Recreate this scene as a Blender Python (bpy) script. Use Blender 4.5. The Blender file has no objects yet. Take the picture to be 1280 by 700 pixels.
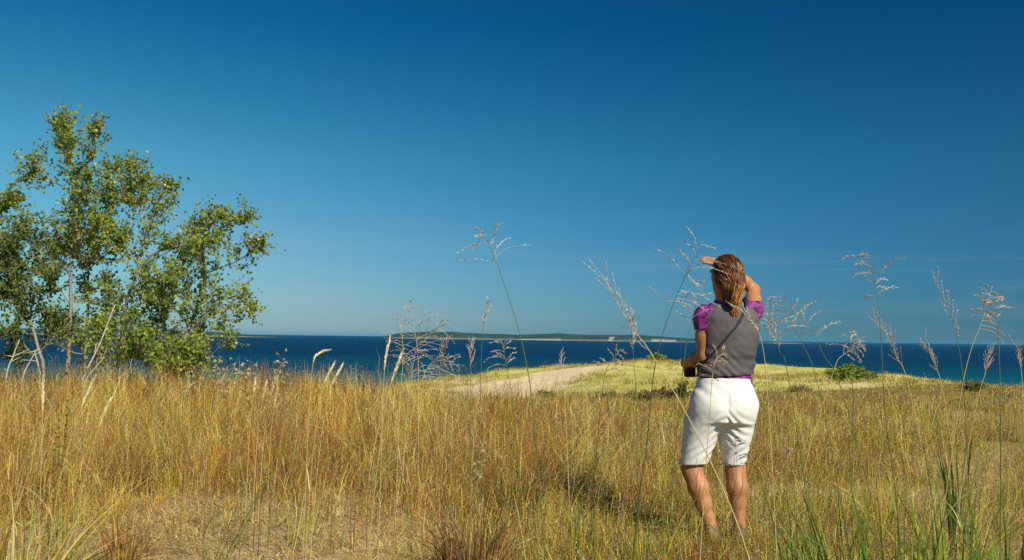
import bpy, math, random
import numpy as np
from mathutils import Vector, Matrix

rng = np.random.default_rng(7)
random.seed(7)
SC = bpy.context.scene
COL = SC.collection

# ------------------------------------------------------------------ camera maths
F = 1312.0                    # focal length in photo pixels (1280 wide)
ZC = 1.15
SLOPE = 0.0132                # tilt of the horizon
ROLL = math.atan(SLOPE)
PITCH = math.atan(71.1 / F)
cR = Vector((math.cos(ROLL), 0, math.sin(ROLL)))
fw = Vector((0, math.cos(PITCH), math.sin(PITCH)))
cU0 = Vector((0, -math.sin(PITCH), math.cos(PITCH)))
cR0 = Vector((1, 0, 0))
cR = (cR0 * math.cos(ROLL) + cU0 * math.sin(ROLL)).normalized()
cU = (cU0 * math.cos(ROLL) - cR0 * math.sin(ROLL)).normalized()
CAM = Vector((0, 0, ZC))


def P(px, py, Y):
    """world point at forward distance Y seen at photo pixel (px, py)"""
    d = fw + cR * ((px - 640) / F) + cU * ((350 - py) / F)
    return CAM + d * (Y / d.y)


def ytrue(px):
    return 413.9 - 1.2 + SLOPE * px


# ------------------------------------------------------------------ numpy noise
_T = np.random.default_rng(3).random((256, 256))


def vnoise(x, y):
    xi = np.floor(x).astype(int); yi = np.floor(y).astype(int)
    fx = x - xi; fy = y - yi
    fx = fx * fx * (3 - 2 * fx); fy = fy * fy * (3 - 2 * fy)
    a = _T[xi & 255, yi & 255]; b = _T[(xi + 1) & 255, yi & 255]
    c = _T[xi & 255, (yi + 1) & 255]; d = _T[(xi + 1) & 255, (yi + 1) & 255]
    return (a * (1 - fx) + b * fx) * (1 - fy) + (c * (1 - fx) + d * fx) * fy


def fbm(x, y, o=4):
    s = 0; a = .5; t = 0
    for i in range(o):
        s = s + a * vnoise(x + 17.3 * i, y + 5.1 * i); t += a
        x = x * 2.03; y = y * 2.03; a *= .5
    return s / t


def noise3(p, f):
    x, y, z = p[:, 0] * f, p[:, 1] * f, p[:, 2] * f
    z0 = np.floor(z); t = z - z0; t = t * t * (3 - 2 * t)
    a = vnoise(x + 3.1 * z0, y + 7.7 * z0); b = vnoise(x + 3.1 * (z0 + 1), y + 7.7 * (z0 + 1))
    return a * (1 - t) + b * t - .5


# ------------------------------------------------------------------ terrain
YS = [28, 36, 46, 60, 75, 88, 105]
ROWS = {
    -400: [497, 507, 520, 560, 600, 640, 700],
    0: [493, 503, 520, 560, 600, 640, 700],
    300: [493, 501, 515, 545, 580, 620, 680],
    400: [493, 497, 500, 512, 540, 570, 620],
    470: [501, 501, 499, 496, 485, 505, 560],
    510: [502, 503, 499, 490, 476, 486, 520],
    560: [503, 504, 499, 487, 472, 473, 500],
    620: [503, 505, 499, 486, 470, 464, 480],
    700: [501, 504, 498, 482, 466, 457, 470],
    790: [499, 502, 494, 476, 460, 451, 462],
    880: [497, 500, 492, 476, 461, 452, 462],
    950: [495, 497, 490, 477, 466, 458, 468],
    1050: [494, 494, 488, 477, 469, 464, 475],
    1120: [487, 488, 483, 476, 471, 472, 490],
    1180: [487, 487, 481, 477, 480, 494, 530],
    1280: [487, 486, 482, 487, 500, 530, 560],
    1700: [487, 486, 484, 490, 505, 535, 570],
}
_pxk = sorted(ROWS)
_yk = [0, 8, 14, 20] + YS
_tab = np.zeros((len(_pxk), len(_yk)))
for i, px in enumerate(_pxk):
    for j, Y in enumerate(YS):
        _tab[i, 4 + j] = ZC - (ROWS[px][j] - ytrue(px)) * Y / F
    _tab[i, 3] = _tab[i, 4] * .35
_PX = np.linspace(-400, 1700, 240)
_YY = np.linspace(0, 105, 220)
_fine = np.array([np.interp(_YY, _yk, r) for r in _tab])
_fine = np.array([np.interp(_PX, _pxk, _fine[:, j]) for j in range(len(_YY))]).T
for _ in range(7):
    q = np.pad(_fine, 1, mode='edge')
    _fine = (q[:-2, 1:-1] + q[2:, 1:-1] + q[1:-1, :-2] + q[1:-1, 2:] + 2 * _fine) / 6


z_fix = 0.0


def hgt(x, y):
    x = np.asarray(x, float); y = np.asarray(y, float)
    px = 640 + F * x / np.maximum(y, 6)
    u = np.clip((px + 400) / 2100 * 239, 0, 238.999)
    v = np.clip(y / 105 * 219, 0, 218.999)
    ui = u.astype(int); vi = v.astype(int); fu = u - ui; fv = v - vi
    z = ((_fine[ui, vi] * (1 - fu) + _fine[ui + 1, vi] * fu) * (1 - fv)
         + (_fine[ui, vi + 1] * (1 - fu) + _fine[ui + 1, vi + 1] * fu) * fv)
    far = np.maximum(y - 105, 0)
    z = z - np.minimum(far * .62, 80)
    und = np.clip((y - 3) / 6, 0, 1)
    z = z + (fbm(x * .35 + 9, y * .35) - .5) * .16 * und * np.clip((60 - y) / 20, .35, 1)
    z = z + (fbm(x * 1.6 + 3, y * 1.6, 3) - .5) * .05
    z = z - z_fix * np.exp(-(((x - 1.232) / .9) ** 2 + ((y - 6.1) / .9) ** 2))
    dm = np.clip((y - 46) / 14, 0, 1) * np.clip((105 - y) / 15, 0, 1)
    z = z + (fbm(x * .16 + 4, y * .13, 3) - .5) * .8 * dm + (fbm(x * .6 + 8, y * .5, 3) - .5) * .22 * dm
    side = np.maximum(np.abs(x) - 130, 0)
    z = z - side * .6
    back = np.maximum(-y - 60, 0)
    z = z - back * .3
    return np.maximum(z, -58.0)


def hz(x, y):
    return float(hgt(np.array([x]), np.array([y]))[0])


z_fix = hz(1.232, 6.1) + .012


# ------------------------------------------------------------------ materials
def mat(name):
    m = bpy.data.materials.new(name); m.use_nodes = True
    nt = m.node_tree
    for n in list(nt.nodes):
        nt.nodes.remove(n)
    out = nt.nodes.new('ShaderNodeOutputMaterial')
    return m, nt, out


def N(nt, t, **kw):
    n = nt.nodes.new(t)
    for k, v in kw.items():
        if k.startswith('i_'):
            n.inputs[k[2:].replace('_', ' ')].default_value = v
        else:
            setattr(n, k, v)
    return n


def attr_mat(name, trans=.3, rough=.6, spec=.3, noise=0.0):
    m, nt, out = mat(name)
    a = N(nt, 'ShaderNodeAttribute', attribute_name='tint')
    b = N(nt, 'ShaderNodeBsdfPrincipled')
    b.inputs['Roughness'].default_value = rough
    b.inputs['Specular IOR Level'].default_value = spec
    col = a.outputs['Color']
    if noise:
        tc = N(nt, 'ShaderNodeTexCoord')
        no = N(nt, 'ShaderNodeTexNoise'); no.inputs['Scale'].default_value = noise
        no.inputs['Detail'].default_value = 5
        nt.links.new(tc.outputs['Object'], no.inputs['Vector'])
        mr = N(nt, 'ShaderNodeMapRange'); mr.inputs['To Min'].default_value = .55; mr.inputs['To Max'].default_value = 1.45
        nt.links.new(no.outputs['Fac'], mr.inputs['Value'])
        mx = N(nt, 'ShaderNodeVectorMath', operation='MULTIPLY')
        nt.links.new(col, mx.inputs[0]); nt.links.new(mr.outputs[0], mx.inputs[1])
        col = mx.outputs[0]
    nt.links.new(col, b.inputs['Base Color'])
    if trans > 0:
        t = N(nt, 'ShaderNodeBsdfTranslucent')
        nt.links.new(col, t.inputs['Color'])
        mix = N(nt, 'ShaderNodeMixShader'); mix.inputs[0].default_value = trans
        nt.links.new(b.outputs[0], mix.inputs[1]); nt.links.new(t.outputs[0], mix.inputs[2])
        nt.links.new(mix.outputs[0], out.inputs['Surface'])
    else:
        nt.links.new(b.outputs[0], out.inputs['Surface'])
    return m


M_GRASS = attr_mat('grass_blades', .3, .55)
M_LEAF = attr_mat('poplar_leaves', .42, .45, .4)
M_BARK = attr_mat('bark', 0, .85, .2, noise=28)
M_HAIR = attr_mat('hair_strands', .0, .45, .5)
M_SHRUB = attr_mat('shrub_leaves', .25, .6)


def noise_mat(name, c1, c2, scale, rough=.7, bump=.0, bscale=200, stretch=(1, 1, 1), spec=.3, lo=.35, hi=.65, sub=0):
    m, nt, out = mat(name)
    tc = N(nt, 'ShaderNodeTexCoord'); mp = N(nt, 'ShaderNodeMapping')
    mp.inputs['Scale'].default_value = stretch
    nt.links.new(tc.outputs['Object'], mp.inputs['Vector'])
    no = N(nt, 'ShaderNodeTexNoise'); no.inputs['Scale'].default_value = scale; no.inputs['Detail'].default_value = 6
    nt.links.new(mp.outputs[0], no.inputs['Vector'])
    r = N(nt, 'ShaderNodeValToRGB')
    r.color_ramp.elements[0].position = lo; r.color_ramp.elements[0].color = (*c1, 1)
    r.color_ramp.elements[1].position = hi; r.color_ramp.elements[1].color = (*c2, 1)
    nt.links.new(no.outputs['Fac'], r.inputs[0])
    b = N(nt, 'ShaderNodeBsdfPrincipled')
    b.inputs['Roughness'].default_value = rough
    b.inputs['Specular IOR Level'].default_value = spec
    if sub:
        b.inputs['Subsurface Weight'].default_value = sub
        b.inputs['Subsurface Radius'].default_value = (.01, .004, .002)
        b.inputs['Subsurface Scale'].default_value = 1
    nt.links.new(r.outputs[0], b.inputs['Base Color'])
    if bump:
        n2 = N(nt, 'ShaderNodeTexNoise'); n2.inputs['Scale'].default_value = bscale; n2.inputs['Detail'].default_value = 4
        nt.links.new(tc.outputs['Object'], n2.inputs['Vector'])
        bp = N(nt, 'ShaderNodeBump'); bp.inputs['Strength'].default_value = bump; bp.inputs['Distance'].default_value = .01
        nt.links.new(n2.outputs['Fac'], bp.inputs['Height']); nt.links.new(bp.outputs[0], b.inputs['Normal'])
    nt.links.new(b.outputs[0], out.inputs['Surface'])
    return m


# ------------------------------------------------------------------ mesh helpers
def mesh_np(name, verts, loops, starts, totals, material, cols=None, parent=None, smooth=False):
    me = bpy.data.meshes.new(name)
    verts = np.asarray(verts, dtype=np.float32)
    me.vertices.add(len(verts)); me.vertices.foreach_set('co', verts.ravel())
    me.loops.add(len(loops)); me.loops.foreach_set('vertex_index', np.asarray(loops, dtype=np.int32))
    me.polygons.add(len(starts))
    me.polygons.foreach_set('loop_start', np.asarray(starts, dtype=np.int32))
    me.polygons.foreach_set('loop_total', np.asarray(totals, dtype=np.int32))
    me.update(calc_edges=True)
    if cols is not None:
        a = me.attributes.new('tint', 'FLOAT_COLOR', 'POINT')
        c = np.ones((len(verts), 4), dtype=np.float32); c[:, :3] = cols
        a.data.foreach_set('color', c.ravel())
    if smooth:
        me.polygons.foreach_set('use_smooth', np.ones(len(starts), dtype=bool))
    me.materials.append(material)
    o = bpy.data.objects.new(name, me); COL.objects.link(o)
    if parent:
        o.parent = parent
    return o


class MB:
    """mesh builder collecting tubes, ribbons and leaf faces into ONE mesh"""

    def __init__(s):
        s.v = []; s.c = []; s.f = []; s.n = 0

    def add(s, vs, fs, col):
        b = s.n
        s.v.extend(vs); s.n += len(vs)
        if len(col) == 3 and not hasattr(col[0], '__len__'):
            s.c.extend([col] * len(vs))
        else:
            s.c.extend(col)
        s.f.extend([[i + b for i in q] for q in fs])

    def tube(s, pts, rad, col, sides=6, cap=True):
        n = len(pts)
        if not hasattr(rad, '__len__'):
            rad = [rad] * n
        vs = []; fs = []
        prev = None
        for i, p in enumerate(pts):
            d = (pts[min(i + 1, n - 1)] - pts[max(i - 1, 0)])
            if d.length < 1e-9: d = Vector((0, 0, 1))
            d.normalize()
            if prev is None:
                u = d.cross(Vector((0.31, 0.9, 0.2))).normalized()
            else:
                u = (prev - d * prev.dot(d)).normalized()
            prev = u
            w = d.cross(u)
            for k in range(sides):
                a = 2 * math.pi * k / sides
                vs.append(p + (u * math.cos(a) + w * math.sin(a)) * rad[i])
        for i in range(n - 1):
            for k in range(sides):
                a = i * sides + k; b = i * sides + (k + 1) % sides
                fs.append([a, b, b + sides, a + sides])
        if cap:
            fs.append(list(range(sides))[::-1]); fs.append([(n - 1) * sides + k for k in range(sides)])
        s.add(vs, fs, col)

    def ribbon(s, pts, wid, col, side=None):
        n = len(pts)
        vs = []; fs = []
        for i, p in enumerate(pts):
            d = (pts[min(i + 1, n - 1)] - pts[max(i - 1, 0)]).normalized()
            sd = side if side is not None else Vector((1, 0.2, 0))
            sd = (sd - d * sd.dot(d))
            if sd.length < 1e-6: sd = Vector((0, 1, 0))
            sd.normalize()
            w = wid[i] if hasattr(wid, '__len__') else wid
            vs.append(p - sd * w / 2); vs.append(p + sd * w / 2)
        for i in range(n - 1):
            fs.append([2 * i, 2 * i + 1, 2 * i + 3, 2 * i + 2])
        s.add(vs, fs, col)

    def build(s, name, material, parent=None, smooth=False, origin=None):
        loops = [i for q in s.f for i in q]
        tot = [len(q) for q in s.f]
        st = np.concatenate([[0], np.cumsum(tot)[:-1]]) if tot else []
        v = np.array([tuple(p) for p in s.v])
        if origin is not None:
            v = v - np.array(origin)
        return mesh_np(name, v, loops, st, tot, material, np.array([tuple(c) for c in s.c]), parent, smooth)


def tag(o, label=None, cat=None, group=None, kind=None):
    if label: o['label'] = label
    if cat: o['category'] = cat
    if group: o['group'] = group
    if kind: o['kind'] = kind
    return o


def empty(name, loc):
    o = bpy.data.objects.new(name, None); COL.objects.link(o)
    o.location = loc; o.empty_display_size = .1
    return o


def rv(s=1.0):
    return Vector((random.gauss(0, 1), random.gauss(0, 1), random.gauss(0, 1))).normalized() * s


def vary(c, a=.2):
    k = 1 + random.uniform(-a, a)
    return tuple(max(0, q * k * (1 + random.uniform(-a, a) * .4)) for q in c)


def smooth_poly(pts, n):
    """Catmull-Rom resample"""
    if len(pts) == 2:
        return [pts[0].lerp(pts[1], i / (n - 1)) for i in range(n)]
    out = []
    m = len(pts) - 1
    for i in range(n):
        t = i / (n - 1) * m; k = min(int(t), m - 1); f = t - k
        p0 = pts[max(k - 1, 0)]; p1 = pts[k]; p2 = pts[k + 1]; p3 = pts[min(k + 2, m)]
        out.append(.5 * ((2 * p1) + (p2 - p0) * f + (2 * p0 - 5 * p1 + 4 * p2 - p3) * f * f + (3 * p1 - p0 - 3 * p2 + p3) * f ** 3))
    return out


# ================================================================== SETTING
# ground sheet
def axis(a, b, n, c, k):
    t = np.linspace(-1, 1, n)
    s = np.sinh(t * k) / np.sinh(k)
    return np.where(s < 0, c + s * (c - a), c + s * (b - c))


gx = axis(-320, 320, 420, 0, 4.2)
gy = axis(-260, 330, 520, 14, 3.6)
GX, GY = np.meshgrid(gx, gy)
GZ = hgt(GX.ravel(), GY.ravel())
gv = np.stack([GX.ravel(), GY.ravel(), GZ], 1)
nx, ny = len(gx), len(gy)
ii = (np.arange(ny - 1)[:, None] * nx + np.arange(nx - 1)[None, :]).ravel()
gl = np.stack([ii, ii + 1, ii + nx + 1, ii + nx], 1).ravel()

m, nt, out = mat('dune_ground')
# bare sand / thin dry turf / green turf masks stored as attribute "cover" (x = litter, y = dune turf, z = brown band)
at = N(nt, 'ShaderNodeAttribute', attribute_name='tint')
sep = N(nt, 'ShaderNodeSeparateColor'); nt.links.new(at.outputs['Color'], sep.inputs[0])
geo = N(nt, 'ShaderNodeNewGeometry')


def gn(scale, detail=6, rough=.6):
    n = N(nt, 'ShaderNodeTexNoise'); n.inputs['Scale'].default_value = scale; n.inputs['Detail'].default_value = detail
    n.inputs['Roughness'].default_value = rough
    nt.links.new(geo.outputs['Position'], n.inputs['Vector']); return n


def ramp(src, stops):
    r = N(nt, 'ShaderNodeValToRGB'); e = r.color_ramp.elements
    while len(e) < len(stops): e.new(.5)
    for k, (p, c) in enumerate(stops):
        e[k].position = p; e[k].color = (*c, 1)
    nt.links.new(src, r.inputs[0]); return r


def mixc(f, a, b):
    x = N(nt, 'ShaderNodeMix', data_type='RGBA')
    nt.links.new(f, x.inputs[0]); nt.links.new(a, x.inputs[6]); nt.links.new(b, x.inputs[7]); return x.outputs[2]


sand = ramp(gn(9).outputs['Fac'], [(.3, (.64, .48, .30)), (.55, (.74, .57, .385)), (.8, (.80, .65, .46))])
litter = ramp(gn(30, 8, .75).outputs['Fac'], [(.32, (.12, .07, .03)), (.47, (.34, .23, .10)), (.62, (.54, .40, .20)), (.75, (.62, .50, .30))])
turf = ramp(gn(.16, 11, .74).outputs['Fac'], [(.34, (.74, .58, .38)), (.43, (.60, .50, .19)), (.50, (.52, .47, .13)), (.56, (.36, .35, .09)), (.62, (.52, .46, .14)), (.70, (.70, .52, .30))])
brown = ramp(gn(2.2, 8, .7).outputs['Fac'], [(.35, (.15, .10, .05)), (.5, (.26, .18, .07)), (.65, (.26, .24, .07))])


def noisy(ch, amt, scale):
    a = N(nt, 'ShaderNodeMath', operation='SUBTRACT'); nt.links.new(gn(scale, 6).outputs['Fac'], a.inputs[0]); a.inputs[1].default_value = .5
    b = N(nt, 'ShaderNodeMath', operation='MULTIPLY_ADD'); nt.links.new(a.outputs[0], b.inputs[0]); b.inputs[1].default_value = amt
    nt.links.new(ch, b.inputs[2]); b.use_clamp = True
    r = N(nt, 'ShaderNodeMapRange', interpolation_type='SMOOTHSTEP'); nt.links.new(b.outputs[0], r.inputs[0])
    r.inputs[1].default_value = .35; r.inputs[2].default_value = .65
    return r.outputs[0]


c = mixc(noisy(sep.outputs['Red'], 1.1, 6), sand.outputs[0], litter.outputs[0])
c = mixc(noisy(sep.outputs['Green'], 2.0, .30), c, turf.outputs[0])
c = mixc(noisy(sep.outputs['Blue'], .7, .8), c, brown.outputs[0])
b = N(nt, 'ShaderNodeBsdfPrincipled'); b.inputs['Roughness'].default_value = .95; b.inputs['Specular IOR Level'].default_value = .1
nt.links.new(c, b.inputs['Base Color'])
bp = N(nt, 'ShaderNodeBump'); bp.inputs['Strength'].default_value = .9; bp.inputs['Distance'].default_value = .03
nt.links.new(gn(22, 8, .7).outputs['Fac'], bp.inputs['Height']); nt.links.new(bp.outputs[0], b.inputs['Normal'])
nt.links.new(b.outputs[0], out.inputs['Surface'])
M_GROUND = m

gpx = 640 + F * gv[:, 0] / np.maximum(gv[:, 1], 4)
Yg = gv[:, 1]


def sstep(a, b, x):
    t = np.clip((x - a) / (b - a), 0, 1); return t * t * (3 - 2 * t)


def sandy(px, Y):
    """1 on the bare sand slope of the dune"""
    # image rows of the ground points decide nothing here: polygon in plan (azimuth column, distance)
    left = sstep(495, 610, px + 8 * np.sin(Y))
    edge = np.interp(Y, [40, 60, 70, 80, 88, 92], [690, 712, 755, 785, 760, 700])
    right = 1 - sstep(-70, 45, px - edge)
    top = 1 - sstep(-6, 4, Y - np.interp(px, [480, 540, 620, 700, 780, 860], [72, 70, 73, 80, 88, 90]))
    bot = sstep(34, 42, Y)
    return left * right * top * bot


sd = sandy(gpx, Yg)
litter_w = np.clip(1.15 - .62 * np.exp(-(((gv[:, 0] + 1.25) / 1.5) ** 2 + ((Yg - 5.6) / 1.5) ** 2)), 0, 1)
turf_w = sstep(40, 50, Yg) * (1 - sd) * (.45 + .55 * sstep(430, 600, gpx)) * sstep(400, 470, gpx)
leftdune = (1 - sstep(420, 520, gpx)) * sstep(30, 40, Yg)
brown_w = sstep(16, 24, Yg) * (1 - sstep(44, 52, Yg)) * sstep(560, 700, gpx)
litter_w = litter_w * (1 - sstep(34, 40, Yg))
# low orange-brown patch on the right flank of the dune
gc = np.stack([litter_w, turf_w, brown_w], 1)
ground = mesh_np('ground', gv, gl, np.arange(len(ii)) * 4, np.full(len(ii), 4), M_GROUND, gc, smooth=True)
tag(ground, kind='structure')

# water
m, nt, out = mat('lake_water')
geo = N(nt, 'ShaderNodeNewGeometry'); sx = N(nt, 'ShaderNodeSeparateXYZ'); nt.links.new(geo.outputs['Position'], sx.inputs[0])
# shallows over sand near the shore, deep water further out
nz = N(nt, 'ShaderNodeTexNoise'); nz.inputs['Scale'].default_value = .0022; nz.inputs['Detail'].default_value = 5
mpw = N(nt, 'ShaderNodeMapping'); mpw.inputs['Scale'].default_value = (.35, 1, 1)
nt.links.new(geo.outputs['Position'], mpw.inputs[0]); nt.links.new(mpw.outputs[0], nz.inputs['Vector'])
ad = N(nt, 'ShaderNodeMath', operation='MULTIPLY_ADD'); nt.links.new(nz.outputs['Fac'], ad.inputs[0]); ad.inputs[1].default_value = 900
nt.links.new(sx.outputs['Y'], ad.inputs[2])
mr = N(nt, 'ShaderNodeMapRange'); nt.links.new(ad.outputs[0], mr.inputs[0]); mr.inputs[1].default_value = 1500; mr.inputs[2].default_value = 3600
rr = N(nt, 'ShaderNodeValToRGB'); e = rr.color_ramp.elements
e[0].position = 0; e[0].color = (.003, .125, .140, 1)
e[1].position = 1; e[1].color = (.0009, .031, .088, 1)
x = e.new(.35); x.color = (.0012, .056, .110, 1)
nt.links.new(mr.outputs[0], rr.inputs[0])
n2 = N(nt, 'ShaderNodeTexNoise'); n2.inputs['Scale'].default_value = .006; n2.inputs['Detail'].default_value = 3; n2.inputs['Roughness'].default_value = .5
mp2 = N(nt, 'ShaderNodeMapping'); mp2.inputs['Scale'].default_value = (.25, 1, 1)
nt.links.new(geo.outputs['Position'], mp2.inputs[0]); nt.links.new(mp2.outputs[0], n2.inputs['Vector'])
mm = N(nt, 'ShaderNodeMapRange'); nt.links.new(n2.outputs['Fac'], mm.inputs[0]); mm.inputs['To Min'].default_value = .85; mm.inputs['To Max'].default_value = 1.15
vm = N(nt, 'ShaderNodeVectorMath', operation='MULTIPLY'); nt.links.new(rr.outputs[0], vm.inputs[0]); nt.links.new(mm.outputs[0], vm.inputs[1])
df = N(nt, 'ShaderNodeBsdfDiffuse'); nt.links.new(vm.outputs[0], df.inputs['Color'])
gl_ = N(nt, 'ShaderNodeBsdfGlossy'); gl_.inputs['Roughness'].default_value = .45
gl_.inputs['Color'].default_value = (1, 1, 1, 1)
bp = N(nt, 'ShaderNodeBump'); bp.inputs['Strength'].default_value = 1; bp.inputs['Distance'].default_value = 6
nt.links.new(n2.outputs['Fac'], bp.inputs['Height']); nt.links.new(bp.outputs[0], gl_.inputs['Normal'])
ms = N(nt, 'ShaderNodeMixShader'); ms.inputs[0].default_value = .012
nt.links.new(df.outputs[0], ms.inputs[1]); nt.links.new(gl_.outputs[0], ms.inputs[2]); nt.links.new(ms.outputs[0], out.inputs[0])
SEA = -55.0
R = 60000.0
wv = [(-R, -2000, SEA), (R, -2000, SEA), (R, R, SEA), (-R, R, SEA)]
water = mesh_np('water', wv, [0, 1, 2, 3], [0], [4], m)
tag(water, kind='structure')


# far shores ------------------------------------------------------
def far_land(name, xs, tops, Y, sand_spots, seed, depth=1800):
    """wooded low hills: grid mesh, px columns vs rows in depth"""
    cols = 260; rows = 9
    pxs = np.linspace(xs[0], xs[-1], cols)
    r = np.random.default_rng(seed)
    hh = np.interp(pxs, xs, tops) * Y / F
    hh = hh * (1 + .10 * (fbm(pxs * .09 + seed, pxs * 0) - .5)) + np.where(hh > 12, (r.random(cols) - .5) * 7, 0)
    v = []; cc = []
    prof = [0, .10, .30, .55, .8, 1.0, .98, .6, 0]
    dep = [0, 30, 110, 260, 480, 800, 1100, 1500, 1800]
    for j in range(rows):
        for i in range(cols):
            x = (pxs[i] - 640) / F * Y
            k = prof[j] * (1 + .25 * (fbm(np.array([pxs[i] * .12]), np.array([j * 1.7 + seed]))[0] - .5) * (0 < j < 5))
            v.append((x * (1 + dep[j] / Y), Y + dep[j] * depth / 1800, SEA + max(hh[i], 0) * min(k, 1) - (1 if j in (0, 8) else 0)))
            s = 0
            for (a, b_, jmax) in sand_spots:
                if a <= pxs[i] + r.uniform(-2, 2) <= b_ and j <= jmax: s = 1
            if j <= 1 and hh[i] > 0: s = max(s, .35 if j == 1 else .8)
            g = np.array((.028, .045, .022)) * (1 + .5 * (r.random() - .5))
            cc.append(g * (1 - s) + np.array((.34, .29, .23)) * s)
    I = (np.arange(rows - 1)[:, None] * cols + np.arange(cols - 1)[None, :]).ravel()
    L = np.stack([I, I + 1, I + cols + 1, I + cols], 1).ravel()
    o = mesh_np(name, v, L, np.arange(len(I)) * 4, np.full(len(I), 4), M_FAR, np.array(cc))
    tag(o, kind='structure')
    return o


M_FAR = attr_mat('far_woods', 0, .95, .05)
far_land('hills', [480, 500, 540, 565, 600, 650, 680, 700, 720, 760, 800, 840, 870, 900, 960, 1010, 1020],
         [2, 7.0, 9.0, 9.0, 7.5, 6.5, 8.2, 9.0, 8.0, 8.0, 8.5, 6.0, 4.5, 3.5, 2.2, 1.0, 0], 20000,
         [(650, 702, 1), (762, 768, 3), (815, 846, 2), (965, 1000, 2)], 2)
far_land('headland', [-60, 40, 140, 220, 262, 290, 318, 345, 350], [6, 7, 8, 7.5, 6.5, 4.5, 2.2, .8, 0], 16500, [(262, 350, 1)], 5)

# ================================================================== GRASS
PAL = {
    'gold': (.60, .36, .055), 'straw': (.74, .59, .22), 'russet': (.30, .11, .03), 'olive': (.22, .21, .025),
    'green': (.15, .25, .02), 'brown': (.20, .11, .045), 'ygreen': (.42, .43, .03), 'grey': (.44, .34, .21)}


def blades(base, H, L, bend, W, col, nseg, tipcol=None):
    """vectorised grass blades. base (n,3), L (n,2) horizontal unit direction"""
    n = len(base)
    yaw = rng.random(n) * math.pi
    side = np.stack([np.cos(yaw), np.sin(yaw), np.zeros(n)], 1)
    nv = 2 * nseg + 1
    V = np.zeros((n, nv, 3)); C = np.zeros((n, nv, 3))
    tw = rng.normal(size=n) * .24
    for k in range(nseg + 1):
        t = k / nseg
        p = base.copy()
        p[:, :2] += L * (H * (bend * t * t + tw * t))[:, None]
        p[:, 2] += H * (t - .38 * np.minimum(bend, 1.2) * t * t)
        cc = col if tipcol is None else col * (1 - t) + tipcol * t
        if k < nseg:
            w = (W * (1 - .55 * t))[:, None]
            V[:, 2 * k] = p - side * w / 2; V[:, 2 * k + 1] = p + side * w / 2
            C[:, 2 * k] = cc; C[:, 2 * k + 1] = cc
        else:
            V[:, 2 * nseg] = p; C[:, 2 * nseg] = cc
    base_i = (np.arange(n) * nv)[:, None]
    fl = []
    for k in range(nseg - 1):
        fl.append(base_i + np.array([2 * k, 2 * k + 1, 2 * k + 3, 2 * k + 2])[None])
    quads = np.concatenate(fl, 0) if fl else np.zeros((0, 4), int)
    tris = base_i + np.array([2 * nseg - 2, 2 * nseg - 1, 2 * nseg])[None]
    tip = V[:, 2 * nseg]
    return V.reshape(-1, 3), C.reshape(-1, 3), quads, tris, tip, side


class NP:
    def __init__(s):
        s.V = []; s.C = []; s.Q = []; s.T = []; s.n = 0

    def add(s, V, C, Q, T):
        s.V.append(V); s.C.append(C); s.Q.append(Q + s.n); s.T.append(T + s.n); s.n += len(V)

    def build(s, name, material):
        V = np.concatenate(s.V); C = np.concatenate(s.C); Q = np.concatenate(s.Q); T = np.concatenate(s.T)
        loops = np.concatenate([Q.ravel(), T.ravel()])
        tot = np.concatenate([np.full(len(Q), 4), np.full(len(T), 3)])
        st = np.concatenate([[0], np.cumsum(tot)[:-1]])
        return mesh_np(name, V, loops, st, tot, material, C)


def flakes(tips, sides, n_each, rad, hlen, size, col):
    """small seed flakes round stalk tops"""
    n = len(tips)
    idx = np.repeat(np.arange(n), n_each)
    m_ = len(idx)
    off = (rng.random((m_, 3)) - .5) * 2 * rad[idx][:, None]
    off[:, 2] = -rng.random(m_) * hlen[idx]
    p = tips[idx] + off
    d = rng.normal(size=(m_, 3)); d[:, 2] += .8; d /= np.linalg.norm(d, axis=1)[:, None]
    s_ = np.cross(d, rng.normal(size=(m_, 3))); s_ /= np.linalg.norm(s_, axis=1)[:, None]
    sz = size[idx][:, None] * (.6 + .8 * rng.random(m_))[:, None]
    V = np.stack([p - s_ * sz * .35, p + s_ * sz * .35, p + d * sz * 1.3], 1).reshape(-1, 3)
    c_ = col[idx] * (.7 + .6 * rng.random(m_))[:, None]
    C = np.repeat(c_, 3, 0)
    T = np.arange(m_ * 3).reshape(-1, 3)
    return V, C, np.zeros((0, 4), int), T


def sample(y0, y1, dens):
    hw1 = .58 * y1 + 1.2
    n = int(dens * (y1 - y0) * 2 * hw1)
    x = (rng.random(n) * 2 - 1) * hw1; y = y0 + rng.random(n) * (y1 - y0)
    k = np.abs(x) < .56 * y + 1.2
    return x[k], y[k]


PX0, PY0 = 1.232, 6.1           # where the woman stands
acc = {'dry_grass': NP(), 'green_grass': NP(), 'dune_grass': NP()}
palA = np.array([PAL[k] for k in ('gold', 'straw', 'russet', 'olive', 'green', 'brown', 'ygreen', 'grey')])


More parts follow.
